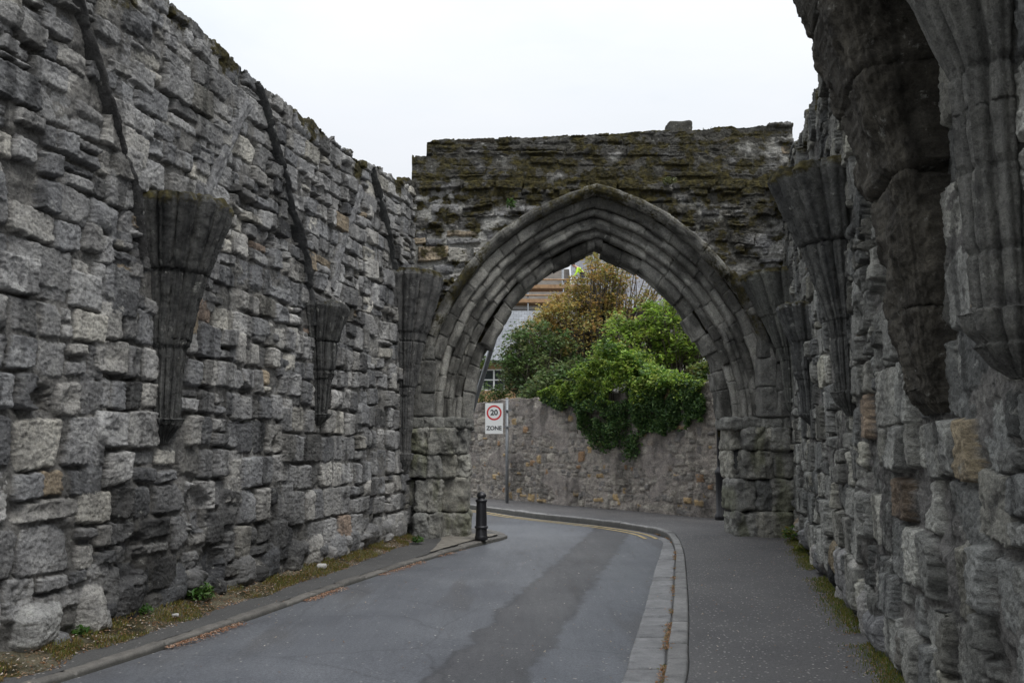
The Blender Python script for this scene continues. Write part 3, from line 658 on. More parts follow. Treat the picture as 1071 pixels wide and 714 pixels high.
def stone_strip(A, B, zf, name, mat_, seed, lens, rows=1, upstand_a=None, tone=(.17,.168,.165), s0=0, s1=1e9, drop=.05):
    """a course of flat stones between the lines A and B"""
    s = np.concatenate([[0], np.cumsum(np.hypot(*np.diff(A, axis=0).T))]); W = np.hypot(*(A-B).T).mean()
    ss = np.arange(max(0, s0), min(s[-1], s1), .014); Ai = np.stack([np.interp(ss, s, A[:,i]) for i in (0,1)], -1); Bi = np.stack([np.interp(ss, s, B[:,i]) for i in (0,1)], -1)
    tt = np.linspace(0, W, max(8, int(W/.014))); rg = np.random.default_rng(seed); sts = []; p = ss[0]
    while p < ss[-1]:
        l = rg.uniform(*lens); st_ = stone(rg, p+l/2, W/2, l-.022, W-.006, rg.normal(0,.005), e=.018, r=.015, rot=rg.normal(0,.008), tilt=.012); st_.col = np.array(tone)*rg.uniform(.8,1.2); sts.append(st_); p += l
    Ug, Vg = np.meshgrid(ss, tt); H = np.full(Ug.shape, -.028); ID = np.full(Ug.shape, -1)
    for k, q in enumerate(sts):
        i0, i1 = np.searchsorted(ss, [q.x-q.w/2-.05, q.x+q.w/2+.05])
        if i1-i0 < 2: continue
        x = Ug[:,i0:i1]-q.x+.008*fbm(Ug[:,i0:i1]*4, Vg[:,i0:i1]*4, 3, seed+1); y = Vg[:,i0:i1]-q.y
        sd = np.maximum(np.abs(x)-q.w/2, np.abs(y)-q.h/2); e = np.clip(-sd/q.e, 0, 1); pf = np.sqrt(1-(1-e)**2)
        h = -.028+(.028+q.p+q.tx*x+q.ty*y)*pf; Hs = H[:,i0:i1]; m = (sd < 0) & (h > Hs); Hs[m] = h[m]; ID[:,i0:i1][m] = k
    H = H+.0035*fbm(Ug*14, Vg*14, 4, seed+2)+.006*fbm(Ug*2, Vg*2, 2, seed+3)
    C = np.array([q.col for q in sts]+[(.05,.048,.042)])[ID]
    w = (tt/W)[:,None,None]; P = Ai[None]*(1-w)+Bi[None]*w; Z = zf(P[...,1])+H
    rows_ = [np.concatenate([P, Z[...,None]], -1)]
    up = rows_[0][:1].copy(); up[...,2] -= drop+.06; dn = rows_[0][-1:].copy(); dn[...,2] -= drop+.06
    vv = np.concatenate([up, rows_[0], dn]); Cc = np.concatenate([C[:1], C, C[-1:]])
    return structure(link(name, to_mesh(name, vv.reshape(-1,3), grid_faces(*vv.shape[:2]), Cc.reshape(-1,3), np.zeros(vv.shape[:2]).ravel()), mat_))
KERBM = stone_mat('kerb_stone', 1.)
def kerb_mat():
    m, nt, b = new_mat('kerb_stone_flat'); co = nd(nt, 'ShaderNodeTexCoord').outputs['Object']; at = nd(nt, 'ShaderNodeAttribute', attribute_name='col').outputs['Color']
    n1 = tex(nt, co, 6, 6, .65); n2 = tex(nt, co, 70, 5, .7)
    c = mixc(nt, at, ramp(nt, n1, [(.3,(.7,.7,.7)), (.7,(1.3,1.29,1.27))]), 1., 'MULTIPLY'); c = mixc(nt, c, ramp(nt, n2, [(.3,(.75,.75,.75)), (.7,(1.25,1.25,1.25))]), 1., 'MULTIPLY')
    L(nt, c, b.inputs['Base Color']); b.inputs['Roughness'].default_value = .72; bump(nt, b, [(n1,.3,.02),(n2,.6,.005)]); return m
KERBM = kerb_mat()
stone_strip(KO, KM, lambda y: kz(y)+.006, 'kerb', KERBM, 71, (.45,.95), tone=(.175,.172,.168))
i1 = int(np.argmax(KI[:,1] > 16.9))
stone_strip(KM[:i1], KI[:i1], lambda y: .012+0*y, 'channel_stones', KERBM, 72, (.35,.75), tone=(.180,.180,.182))
# left kerb line and footway
LK = smooth_poly([(-5.0,1.5),(-4.02,4.),(-3.21,6.7),(-2.90,7.75),(-2.39,9.6),(-1.98,11.25),(-1.16,14.1),(-.55,15.75),(-.14,16.75),(-.12,17.2),(-.45,17.95),(-1.3,18.9),(-4.,20.9)], 500)
LK2 = smooth_poly([(-5.2,1.5),(-4.20,4.),(-3.37,6.72),(-3.06,7.77),(-2.55,9.64),(-2.15,11.3),(-1.34,14.2),(-.76,15.85),(-.36,16.75),(-.36,17.1),(-.62,17.75),(-1.42,18.7),(-4.1,20.7)], 500)
LWb = smooth_poly([(-5.4,1.5),(-4.75,4.),(-4.2,6.7),(-3.97,7.75),(-3.6,9.6),(-3.25,11.25),(-2.65,14.1),(-2.3,15.75),(-2.05,16.75),(-2.0,17.),(-2.1,17.4),(-2.6,18.2),(-5.,20.)], 500)
LK2 = LK2+(LK[:len(LK2)]-LK2[:len(LK)])*.25
n2 = min(len(LK), len(LK2), len(LWb)); LK, LK2, LWb = LK[:n2], LK2[:n2], LWb[:n2]
fz = lambda y: .035+.03*sstep(14,16.5,y)
stone_strip(LK2, LK, lambda y: fz(y)+.004, 'kerb', KERBM, 73, (.5,1.1), tone=(.105,.098,.088))
P = LK2[:,None]*(1-t[None,:,None])+LWb[:,None]*t[None,:,None]
Z = fz(P[...,1])+.012*fbm(P[...,0]*2, P[...,1]*1., 3, 520)*np.minimum(1, t*6)[None]+.05*sstep(.55,1,t)[None]
structure(link('footway', to_mesh('footway', np.concatenate([P, Z[...,None]], -1).reshape(-1,3), grid_faces(n2, 26)), FOOTM))
def footway_z(x, y): return fz(y)
# paved patch under the bollard
PATCHM = simple_mat('worn_paving', (.17,.155,.13), .85, noise=(9,.65,1.25), bmp=.5)
ln = 60; i0 = int(np.argmax(LK2[:,1] > 14.3)); idx = np.linspace(i0, int(np.argmax(LK2[:,1] > 17.05)), ln).astype(int)
Pa = LK2[idx]; Pb = Pa+(LWb[idx]-Pa)*np.interp(np.arange(ln), [0,12,30,ln-1], [.02,.22,.45,.5])[:,None]
PP = Pa[:,None]*(1-t[None,:,None])+Pb[:,None]*t[None,:,None]; ZZ = fz(PP[...,1])+.017+.004*fbm(PP[...,0]*5, PP[...,1]*5, 3, 530)
structure(link('paving', to_mesh('paving', np.concatenate([PP, ZZ[...,None]], -1).reshape(-1,3), grid_faces(ln, 26)), PATCHM))
# double yellow lines
YEL = simple_mat('worn_yellow_paint', (.40,.30,.13), .7, noise=(9,.5,1.2))
def line_strip(off, w, y0, y1):
    A = KM; d = np.gradient(A, axis=0); d /= np.linalg.norm(d, axis=1)[:,None]; nrm = np.stack([-d[:,1], d[:,0]], -1)
    s = np.arange(len(A)); m = (s > i1-14) & (s < len(A)-40); A, nrm = A[m], nrm[m]
    t2 = np.linspace(0,1,4); P = A[:,None]+nrm[:,None]*(off+w*t2[None,:,None]); Z = .012*fbm(P[...,0]*.5, P[...,1]*.25, 2, 500)+.003
    return np.concatenate([P, Z[...,None]], -1).reshape(-1,3), grid_faces(len(A), 4)
for off in (.16, .36):
    v, f = line_strip(off, .07, 0, 0); structure(link('yellow_line', to_mesh('yellow_line', v, f), YEL))

# ---- verges: moss, litter, grass
def scatter_quads(pts, size, rg, cols, flat=.3, stand=False, n_tall=None):
    n = len(pts); a = rg.uniform(0, 2*PI, n); sz = size*rg.uniform(.6, 1.5, n)
    d = np.stack([np.cos(a), np.sin(a), rg.normal(0, flat, n)], -1); d /= np.linalg.norm(d, axis=1)[:,None]
    e = np.cross(d, np.stack([rg.normal(0,flat,n), rg.normal(0,flat,n), np.ones(n)], -1)); e /= np.linalg.norm(e, axis=1)[:,None]
    nn = np.cross(d, e)
    q = np.stack([pts-d*sz[:,None], pts+e*sz[:,None]*.5+nn*sz[:,None]*.18, pts+d*sz[:,None], pts-e*sz[:,None]*.5+nn*sz[:,None]*.18], 1)
    return q.reshape(-1,3), np.arange(n*4).reshape(-1,4), np.repeat(cols, 4, 0)
def blades(pts, hgt, rg, cols, lean=.5):
    n = len(pts); a = rg.uniform(0,2*PI,n); h = hgt*rg.uniform(.5,1.5,n); w = .003+.012*h
    d = np.stack([np.cos(a), np.sin(a), 0*a], -1); s = np.stack([-np.sin(a), np.cos(a), 0*a], -1)*w[:,None]
    up = np.array([0,0,1.])*h[:,None]; ln_ = d*(h*lean*rg.uniform(.2,1.3,n))[:,None]
    q = np.stack([pts-s, pts+s, pts+up*.6+ln_*.4+s*.7, pts+up*.9+ln_], 1)
    return q.reshape(-1,3), np.arange(n*4).reshape(-1,4), np.repeat(cols,4,0)
def pick(rg, pal, n, var=.25):
    pal = np.array(pal); return pal[rg.integers(0, len(pal), n)]*rg.uniform(1-var, 1+var, (n,1))
mossm = stone_mat('verge_moss', 1.25)
rg = np.random.default_rng(81)
# left verge sheet
yy = np.arange(4.5, 16.3, .022); tt = np.linspace(0, 1, 40)
wid = .42+.12*fbm(yy*1.1, yy*0, 3, 540)-.10*sstep(12,15,yy)
xw = -5.31+.212*yy-.12; Xg = xw[:,None]+(.12+wid)[:,None]*tt[None]; Yg = np.broadcast_to(yy[:,None], Xg.shape)
lump = fbm(Xg*7, Yg*7, 4, 541); Zg = fz(Yg)-.012+.085*(1-tt[None])**1.3+.03*np.clip(lump+.35,0,1)*np.minimum(1,(1-tt[None])*5)
gcol = np.array((.085,.075,.05))*(1+.3*fbm(Xg*4, Yg*4, 3, 543))[...,None]
verge = stuff(link('verge', to_mesh('verge', np.stack([Xg,Yg,Zg],-1).reshape(-1,3), grid_faces(len(yy),40), gcol.reshape(-1,3), np.clip(.42+.5*fbm(Xg*2.2, Yg*1.3, 4, 544),0,.6).ravel()), mossm))
tag(verge, 'mossy earth verge strewn with petals along the left wall foot', 'verge')
def verge_pts(n, p=1.):
    y = rg.uniform(4.6, 16.2, n); k = rg.random(n)**p; w = np.interp(y, yy, wid)
    x = -5.31+.212*y+k*w; return np.stack([x, y, fz(y)-.005+.085*(1-k)**1.3+.012], -1)
b_ = Bag(); p_ = verge_pts(16000); g_ = fbm(p_[:,0]*2.2, p_[:,1]*1.5, 3, 550) > -.12; p_ = p_[g_]
v,f,c = blades(p_, .030, rg, pick(rg, [(.13,.14,.03),(.10,.12,.025),(.19,.15,.04),(.20,.13,.04)], len(p_))); b_.add(v,f,c)
o = stuff(b_.build('grass', LEAF, None, False)); tag(o, 'short yellowish moss and grass growing on the left verge', 'grass')
b_ = Bag(); p_ = verge_pts(5000, .8); v,f,c = scatter_quads(p_, .012, rg, pick(rg, [(.30,.17,.09),(.22,.11,.05),(.40,.28,.18),(.48,.42,.36),(.16,.09,.05)], len(p_))); b_.add(v,f,c)
# drift along the left kerb
m = 3800; k = rg.integers(0, n2, m*3); k = k[(LK[k,1] > 5) & (LK[k,1] < 15)]; dn = fbm(LK[k,1]*.9, 0*LK[k,1], 3, 560); k = k[dn > .02][:m]
p_ = np.concatenate([LK[k]+np.stack([np.abs(rg.normal(.03,.055,len(k))), rg.normal(0,.03,len(k))], -1), np.full((len(k),1), .012)], -1)
v,f,c = scatter_quads(p_, .012, rg, pick(rg, [(.30,.15,.08),(.36,.19,.11),(.42,.26,.17),(.20,.10,.05),(.50,.40,.32)], len(p_)), .25); b_.add(v,f,c)
# leaves caught between the kerb and the channel stones
k = rg.integers(0, i1+30, 6000); k = k[(KM[k,1] > 5)]; dn = fbm(KM[k,1]*1.7, 0*KM[k,1], 3, 561); k = k[dn > .12][:1500]
p_ = np.concatenate([KM[k]+rg.normal(0,.022,(len(k),2)), np.full((len(k),1), .026)], -1)
v,f,c = scatter_quads(p_, .013, rg, pick(rg, [(.30,.14,.06),(.22,.11,.05),(.16,.15,.04),(.36,.22,.12)], len(p_)), .35); b_.add(v,f,c)
# stray petals and leaves over road, footway and pavement
m = 900; y = rg.uniform(5.5,17,m); xl = np.interp(y, LK[:200,1], LK[:200,0]); xr = 1.19+.2335*y; u_ = rg.random(m)**1.6; u_ = np.where(rg.random(m) < .5, u_, 1-u_*.6); x = xl-.6+(xr-xl+.5)*u_
xo = np.interp(y, KO[:350,1], KO[:350,0]); z = np.where(x > xo, kz(y)+.012, np.where(x < xl-.02, fz(y)+.018, .010))
v,f,c = scatter_quads(np.stack([x,y,z],-1), .011, rg, pick(rg, [(.45,.38,.30),(.32,.20,.12),(.22,.13,.07),(.55,.50,.45)], m), .25); b_.add(v,f,c)
o = stuff(b_.build('leaf_litter', LEAF, None, False)); tag(o, 'brown fallen petals and leaves lying along the kerbs and verge', 'leaf litter')
# right verge: thin moss and grass at the wall foot
b_ = Bag(); m = 9000; y = rg.uniform(5, 16.6, m); d_ = np.abs(rg.normal(0,.10,m)); keep = fbm(y*1.3, 0*y, 3, 570) > -.3; y, d_ = y[keep], d_[keep]
p_ = np.stack([1.19+.2335*y-.0-d_, y, kz(y)+.03-.02*np.minimum(1,d_/.1)], -1)
v,f,c = blades(p_, .030, rg, pick(rg, [(.13,.16,.03),(.16,.17,.035),(.20,.16,.04),(.09,.13,.025)], len(p_))); b_.add(v,f,c)
p2 = p_[rg.integers(0, len(p_), 900)]; v,f,c = scatter_quads(p2+(-.05,0,.0), .012, rg, pick(rg, [(.3,.17,.09),(.4,.3,.2),(.2,.11,.05)], 900), .3); b_.add(v,f,c)
o = stuff(b_.build('grass', LEAF, None, False)); tag(o, 'thin line of grass and moss at the right wall foot', 'grass')
# loose pale stone chips on the left verge
CHIP = simple_mat('stone_chip', (.36,.35,.33), .9, noise=(20,.7,1.2))
for (y, d_, s_, lab) in [(8.75,.30,.09,'pale loose stone chip lying on the left verge below the boulders'), (12.2,.22,.12,'pale loose stone on the verge near the arch end of the left wall')]:
    v, f = rock((-5.31+.212*y+d_, y, fz(y)+.06), (s_,s_*.8,s_*.6), r=.03, amp=.02, seed=int(y*10), n=8); o = link('loose_stone', to_mesh('loose_stone', v, f), CHIP); tag(o, lab, 'stone')

# ---- weeds
def weed(loc, r, h, n, pal, label, seed, spiky=False, out=(0,0)):
    rg_ = np.random.default_rng(seed); t_ = thing('weed', label, 'weed', None, loc)
    a = rg_.uniform(0,2*PI,n); rr_ = r*np.sqrt(rg_.random(n)); hh = h*rg_.uniform(.2,1,n)*(1-.4*(rr_/r)**2)
    pts = np.stack([loc[0]+rr_*np.cos(a)+out[0]*hh, loc[1]+rr_*np.sin(a)+out[1]*hh, loc[2]+hh], -1); b = Bag()
    if spiky: v,f,c = blades(np.stack([pts[:,0]*.3+loc[0]*.7, pts[:,1]*.3+loc[1]*.7, np.full(n, loc[2])], -1), h, rg_, pick(rg_, pal, n), .7)
    else: v,f,c = scatter_quads(pts, .022+r*.06, rg_, pick(rg_, pal, n), .6)
    b.add(v,f,c); b.build('leaves', LEAF, t_, False)
    b = Bag()
    for k in range(7):
        j = rg_.integers(0,n); e = pts[j]; b.add(*tube([np.array(loc), (np.array(loc)+e)/2+(0,0,.02), e], [.005,.004,.002], 5), (.09,.11,.04))
    b.build('stem', LEAF, t_)
    return t_
GR = [(.05,.12,.02),(.07,.15,.03),(.04,.08,.02),(.10,.17,.04)]; YG = [(.15,.17,.03),(.10,.14,.03),(.19,.15,.03)]
weed((-3.26,9.62,.09), .17, .20, 260, GR, 'bright green leafy weed at the left wall foot beside a pale boulder', 1)
weed((-3.44,8.75,.10), .07, .10, 60, GR, 'tiny green weed at the left wall foot past the pale boulders', 2)
weed((-3.62,7.85,.09), .07, .09, 50, GR, 'small green weed in front of the big pale boulders', 3)
weed((-1.58,15.5,.07), .10, .12, 110, GR, 'green weed in the corner between left wall and arch pier', 4)
weed((4.78,15.7,.10), .18, .26, 240, YG+GR, 'yellow green weed clump at the right wall foot beside the arch pier', 5)
weed((4.45,14.2,.07), .12, .12, 120, YG, 'low yellowish weed along the right wall foot', 6)
weed((-.02,16.36,6.02), .10, .20, 80, GR, 'green tuft growing from the arch wall left of the apex', 7, out=(0,-.4))
weed((2.92,16.36,6.48), .13, .16, 80, [(.10,.12,.04),(.13,.14,.06)], 'grey green tuft on the ledge right of the arch apex', 8, out=(0,-.3))
weed((3.75,16.95,7.53), .07, .20, 30, [(.12,.13,.08),(.10,.11,.05)], 'thin grass tuft on the arch top beside the loose block', 9, True)
weed((4.3,16.9,7.55), .08, .09, 24, [(.12,.13,.08),(.10,.11,.05)], 'short grass tuft on the arch top further right', 10, True)

# ================================================================== STREET FURNITURE
BX, BY, BZ = -.53, 15.95, .075
bo = thing('bollard', 'black cast iron bollard on the worn paving beside the left arch pier', 'bollard', None, (BX,BY,BZ))
b_ = Bag(); b_.add(*lathe([(.001,0),(.112,0),(.112,.05),(.104,.07),(.100,.08),(.093,.40),(.085,.66),(.083,.67),(.001,.67)], BX, BY, BZ)); b_.build('post', BLACK, bo)
b_ = Bag(); b_.add(*lathe([(.09,.19),(.112,.195),(.116,.215),(.112,.235),(.09,.24)], BX, BY, BZ)); b_.build('band', BLACK, bo)
b_ = Bag(); b_.add(*lathe([(.07,.64),(.098,.645),(.102,.665),(.098,.685),(.075,.69),(.066,.705),(.064,.72),(.083,.735),(.084,.75),(.072,.785),(.045,.81),(.001,.82)], BX, BY, BZ)); b_.build('cap', BLACK, bo)

SX, SY, SZ = -.14, 25.8, .12
sg = thing('speed_limit_sign', 'white 20 ZONE sign on a thin grey post by the far rubble wall', 'road sign', None, (SX,SY,SZ))
b_ = Bag(); b_.add(*tube([(SX,SY,SZ-.02),(SX,SY,SZ+2.9)], .045, 14)); b_.add(*lathe([(.001,2.9),(.045,2.9),(.04,2.93),(.001,2.94)], SX, SY, SZ, 14)); b_.build('post', GALV, sg)
PX, PZ0, PZ1 = -.505, 2.04, 2.90; PYf = SY-.10
b_ = Bag(); b_.add(*box(PX, PYf, (PZ0+PZ1)/2, .50, .012, PZ1-PZ0)); pn = b_.build('sign_plate', WHITE, sg, False)
b_ = Bag()
for z in (PZ0+.2, PZ1-.2):
    b_ = Bag(); b_.add(*box((PX+SX)/2+.1, PYf+.045, z, .42, .05, .03)); b_.build('bracket', GALV, sg, False)
th_ = np.linspace(0, 2*PI, 65); ringv = np.stack([np.stack([PX+r_*np.cos(th_), 0*th_+PYf-.0085, PZ1-.27+r_*np.sin(th_)], -1) for r_ in (.165,.212)])
link('red_ring', to_mesh('red_ring', ringv.reshape(-1,3), grid_faces(2,65), smooth=False), RED, pn)
def letters(txt, size, x, z, y, mat_, parent, name, bold=.012):
    cu = bpy.data.curves.new(name, 'FONT'); cu.body = txt; cu.size = size; cu.align_x = 'CENTER'; cu.align_y = 'CENTER'; cu.extrude = .0015; cu.offset = bold
    o_ = bpy.data.objects.new(name, cu); COL.objects.link(o_); o_.rotation_euler = (PI/2,0,0); o_.location = (x,y,z)
    bpy.context.view_layer.update(); dg = bpy.context.evaluated_depsgraph_get(); me = bpy.data.meshes.new_from_object(o_.evaluated_get(dg)); me.transform(o_.matrix_world)
    bpy.data.objects.remove(o_); me.materials.clear(); o2 = link(name, me, mat_); o2.parent = parent; o2.location = (0,0,0); return o2
bpy.context.view_layer.update()
letters('20', .21, PX, PZ1-.27, PYf-.0095, INK, pn, 'digits', .006); letters('ZONE', .155, PX, PZ0+.155, PYf-.0095, INK, pn, 'lettering', .004)

HX, HY = 4.47, 19.72
lp = thing('lamp_post', 'black iron post with a thick base beside the right arch pier', 'lamp post', None, (HX,HY,.12))
b_ = Bag(); b_.add(*lathe([(.001,0),(.13,0),(.13,.10),(.10,.14),(.095,.95),(.115,.98),(.115,1.02),(.09,1.06),(.06,1.12)], HX, HY, .12)); b_.build('base', BLACK, lp)
b_ = Bag(); b_.add(*lathe([(.055,1.08),(.05,2.2),(.07,2.22),(.07,2.26),(.045,2.28),(.038,4.0),(.06,4.02),(.001,4.05)], HX, HY, .12)); b_.build('column', BLACK, lp)
pg = thing('leaning_pole', 'thin grey metal pole leaning diagonally behind the left side of the arch', 'pole', None, (-1.55,18.9,0))
b_ = Bag(); b_.add(*tube([(-1.60,18.6,-.02),(-.80,18.35,2.4),(-.28,18.1,4.05),(.17,17.95,5.5)], .05, 12)); b_.build('shaft', GALV, pg)
b_ = Bag(); b_.add(*tube([(-.295,18.105,4.0),(-.265,18.095,4.1)], .06, 12)); b_.build('clamp', BLACK, pg)

# ================================================================== BEHIND THE ARCH: rubble wall, plants, houses
BA, BB = 17.68, -.657                       # base line X = BA + BB*Y of the far wall
kb = math.hypot(1, BB)
def bwall(y, z, out=0.): return np.stack(np.broadcast_arrays(BA+BB*y-out/kb, y+out*BB/kb*1.0, z), -1)
rng = np.random.default_rng(15)
Ub = graded(17.6, 36., lambda u: .016+.0006*(u-17)); topB = 3.05+.05*fbm(Ub*2, Ub*0, 3, 600)+.03*_VAL[(np.floor(Ub/.3)*17).astype(int) & 4095]
Vb = np.concatenate([np.arange(-.05, 3.2, .019), np.arange(3.22, 3.8, .05), np.arange(4., 6.6, .5)])
stB = lay_courses(rng, 17.2, 36.2, .1, 3.3, lambda v: rng.uniform(.15,.30), lambda v: rng.uniform(.6,1.6)*.9, gap=.035, relief=.014, rubble=1., kindp=(.8,.18,.02))
TANP = [((.25,.23,.20),4), ((.20,.185,.165),4), ((.30,.275,.235),3), ((.33,.24,.13),1.1), ((.30,.19,.11),.5), ((.16,.15,.14),2)]
wts = np.array([w for _,w in TANP]); wts /= wts.sum(); cl = np.array([c for c,_ in TANP])
for s_ in stB: s_.col = cl[rng.choice(len(cl), p=wts)]*rng.uniform(.8,1.15)
H, ID, Ug, Vg = splat(Ub, Vb, stB, 620, deep=-.028)
ren = fbm(Ug*.9, Vg*1.1, 4, 640); rend = sstep(.02,.22,ren+.30*sstep(1.4,2.6,Vg)-.24)           # remains of render
Hn = .012+.012*fbm(Ug*3, Vg*3, 4, 641); H = H*(1-rend*.8)+Hn*rend*.8
C = colour_field(H, ID, stB, Ug, Vg, 620, (.235,.21,.185)); rc = np.array((.205,.182,.165))*(1+.2*fbm(Ug*2,Vg*2,4,642))[...,None]
C = C*(1-rend[...,None]*.85)+rc*rend[...,None]*.85
C *= (1-.45*sstep(.1,.6,fbm(Ug*1.5,Vg*.5,4,643)))[...,None]
pos = sheet_wall(Ub, Vb, H, .5, topB, (BA,0.), (BB,1.), (-1/kb, BB/kb))
fw = thing('boundary_wall', 'tall rubble garden wall curving behind the arch under ivy', 'wall')
WALLM = stone_mat('rubble_wall_stone', 1.)
link('masonry', to_mesh('masonry', pos.reshape(-1,3), grid_faces(len(Vb), len(Ub)), C.reshape(-1,3), np.clip(.2*sstep(.4,.1,Vg),0,.3).ravel()), WALLM, fw)

def along(u, z, out): return np.array([BA+BB*u-out/kb, u+out*BB/kb, z])
def leafcloud(centers, radii, per, size, pal, seed, flat=.5, var=.3, up=.0, squash=.75):
    rg_ = np.random.default_rng(seed); b = Bag()
    n = len(centers)*per; c = np.repeat(np.asarray(centers, float), per, 0); r = np.repeat(np.asarray(radii, float), per)
    d = rg_.normal(0,1,(n,3)); d /= np.linalg.norm(d,axis=1)[:,None]; d[:,2] *= squash
    p = c+d*(r*rg_.random(n)**.45)[:,None]
    cl_ = np.repeat(rg_.integers(0, len(pal), len(centers)), per); mixm = rg_.random(n) < .35; cl_[mixm] = rg_.integers(0, len(pal), mixm.sum())
    col = np.array(pal)[cl_]*rg_.uniform(1-var,1+var,(n,1))
    v,f,cc = scatter_quads(p, size, rg_, col, flat); b.add(v,f,cc); return b
def limbs(base, tips, r0, seed, wob=.25, nmain=5):
    """trunk, a few boughs and a twig to every tip"""
    rg_ = np.random.default_rng(seed); b = Bag(); base = np.array(base, float); tips = np.asarray(tips, float)
    mid = tips.mean(0); fork = base+(mid-base)*np.array([.35,.35,.42]); bc = (.5,.5,.5)
    P = smooth_poly([base, base+(fork-base)*.5+rg_.normal(0,.08,3), fork], 14); b.add(*tube(P, np.linspace(r0, r0*.7, len(P)), 8))
    cen = tips[rg_.choice(len(tips), min(nmain, len(tips)), replace=False)]
    for _ in range(4):
        lab = np.argmin(((tips[:,None]-cen[None])**2).sum(-1), 1); cen = np.array([tips[lab==k].mean(0) if (lab==k).any() else cen[k] for k in range(len(cen))])
    for k in range(len(cen)):
        hub = fork+(cen[k]-fork)*.62; m_ = (fork+hub)/2+rg_.normal(0,wob*.6,3); P = smooth_poly([fork, m_, hub], 14); b.add(*tube(P, np.linspace(r0*.55, r0*.28, len(P)), 6))
        for tp in tips[lab==k]:
            st_ = P[rg_.integers(len(P)//3, len(P))]; m_ = (st_+tp)/2+rg_.normal(0,wob*.5,3)+np.array([0,0,-.05]); Q = smooth_poly([st_, m_, tp], 8); b.add(*tube(Q, np.linspace(r0*.2, .008, len(Q)), 5))
    return b
def ell(c, r, n, seed, lo=.25, hi=1.):
    rg_ = np.random.default_rng(seed); d = rg_.normal(0,1,(n,3)); d /= np.linalg.norm(d,axis=1)[:,None]
    return np.asarray(c)+d*np.asarray(r)*(lo+(hi-lo)*rg_.random((n,1))**.5)
def tree(name, label, cat, base, tips, rad, per, size, pal, seed, r0=.14, group=None, extra=None, leafname='crown', **kw):
    t_ = thing(name, label, cat, group, tuple(base)); rg_ = np.random.default_rng(seed)
    leafcloud(tips, rad*rg_.uniform(.6,1.4,len(tips)), per, size, pal, seed, **kw).build(leafname, LEAF, t_, False)
    tp = tips if extra is None else np.concatenate([tips, extra])
    limbs(base, tp, r0, seed).build('trunk', BARK, t_); return t_
COPPER = [(.35,.25,.07),(.40,.29,.08),(.28,.24,.07),(.22,.23,.07),(.34,.21,.07),(.25,.22,.07)]
DARKG = [(.08,.13,.045),(.11,.16,.05),(.065,.105,.04),(.13,.17,.055),(.10,.18,.05)]
BRIGHT = [(.22,.34,.045),(.17,.28,.04),(.28,.38,.06),(.13,.21,.035),(.29,.35,.07)]
IVYD = [(.06,.115,.038),(.075,.145,.042),(.045,.09,.034),(.11,.18,.05)]
MIDG = [(.07,.13,.025),(.10,.16,.03),(.055,.10,.022),(.13,.17,.04),(.05,.085,.02)]
rg = np.random.default_rng(90)
# copper tree: wide uneven crown with twigs showing through
tips = np.concatenate([ell((2.4,30.5,5.4),(2.6,1.8,1.6),330,91), ell((2.8,30.5,7.5),(1.3,1.2,1.4),150,92), ell((4.2,30.5,6.4),(.9,1.,1.2),26,93), ell((1.0,30.2,5.9),(1.3,1.,.9),110,96)])
tips = tips[tips[:,2] < 7.35-1.1*np.maximum(2.1-tips[:,0],0)+.9*(tips[:,0] > 2.45)]
bare = np.concatenate([ell((4.9,30.5,7.),(.9,.8,1.1),40,94), ell((3.6,30.5,7.5),(1.0,1.,1.1),26,95)])
tree('copper_tree', 'bronze leaved tree with bare twigs rising above the ivy', 'tree', (2.9,30.6,.1), tips, .34, 34, .060, COPPER, 97, .17, extra=bare)
# dark green shrub left of it, leaning over the wall
tips = np.concatenate([ell((.85,28.9,4.3),(1.35,1.1,1.35),130,101), ell((.2,29.2,4.3),(.5,.6,.8),36,102), ell((1.6,26.6,3.3),(1.1,.8,.9),100,103), ell((.9,27.1,3.1),(.9,.6,.5),50,109)])
tree('leafy_shrub', 'dull green shrub growing over the wall between house and ivy', 'shrub', (.9,29.4,.1), tips, .30, 52, .060, DARKG+[(.10,.12,.04)], 104, .09)
# low hedge behind the sign
tips = np.stack([rg.uniform(-2.6,-.2,60), rg.uniform(30.0,30.9,60), rg.uniform(2.7,3.75,60)], -1)
tree('hedge', 'low green hedge above the wall behind the 20 ZONE sign', 'hedge', (-1.3,30.5,.1), tips, .30, 50, .055, MIDG, 105, .06, leafname='foliage')
tips = ell((-1.5,32.5,4.9),(.6,.6,1.0),40,106)
tree('young_tree', 'light green young tree between arch jamb and cottage', 'tree', (-1.5,32.5,.1), tips, .28, 40, .06, [(.12,.2,.03),(.09,.16,.03),(.15,.2,.05)], 107, .05)
# tall bright green tree on the right
tips = np.concatenate([ell((4.5,25.3,5.0),(1.0,.9,1.2),70,111), ell((3.9,25.2,4.5),(1.2,.9,.9),60,112), ell((5.2,25.0,4.2),(.9,.8,1.2),50,113), ell((3.2,25.4,5.0),(.5,.5,.5),14,118)])
tree('green_tree', 'tall bright yellow green tree beside the right side of the arch', 'tree', (4.6,25.5,.1), tips, .30, 46, .062, BRIGHT+[(.09,.14,.03)], 114, .12, extra=ell((5.,25.,4.6),(1.,.8,.8),24,119))
tips = np.concatenate([ell((5.0,21.9,3.1),(.75,.6,.9),60,115), ell((4.35,21.9,2.9),(.5,.5,.7),34,116)])
tree('golden_shrub', 'mid green loose shrub spilling over the wall beside the right jamb', 'shrub', (4.9,22.2,.1), tips, .25, 46, .055, MIDG+[(.16,.17,.04)], 117, .06)
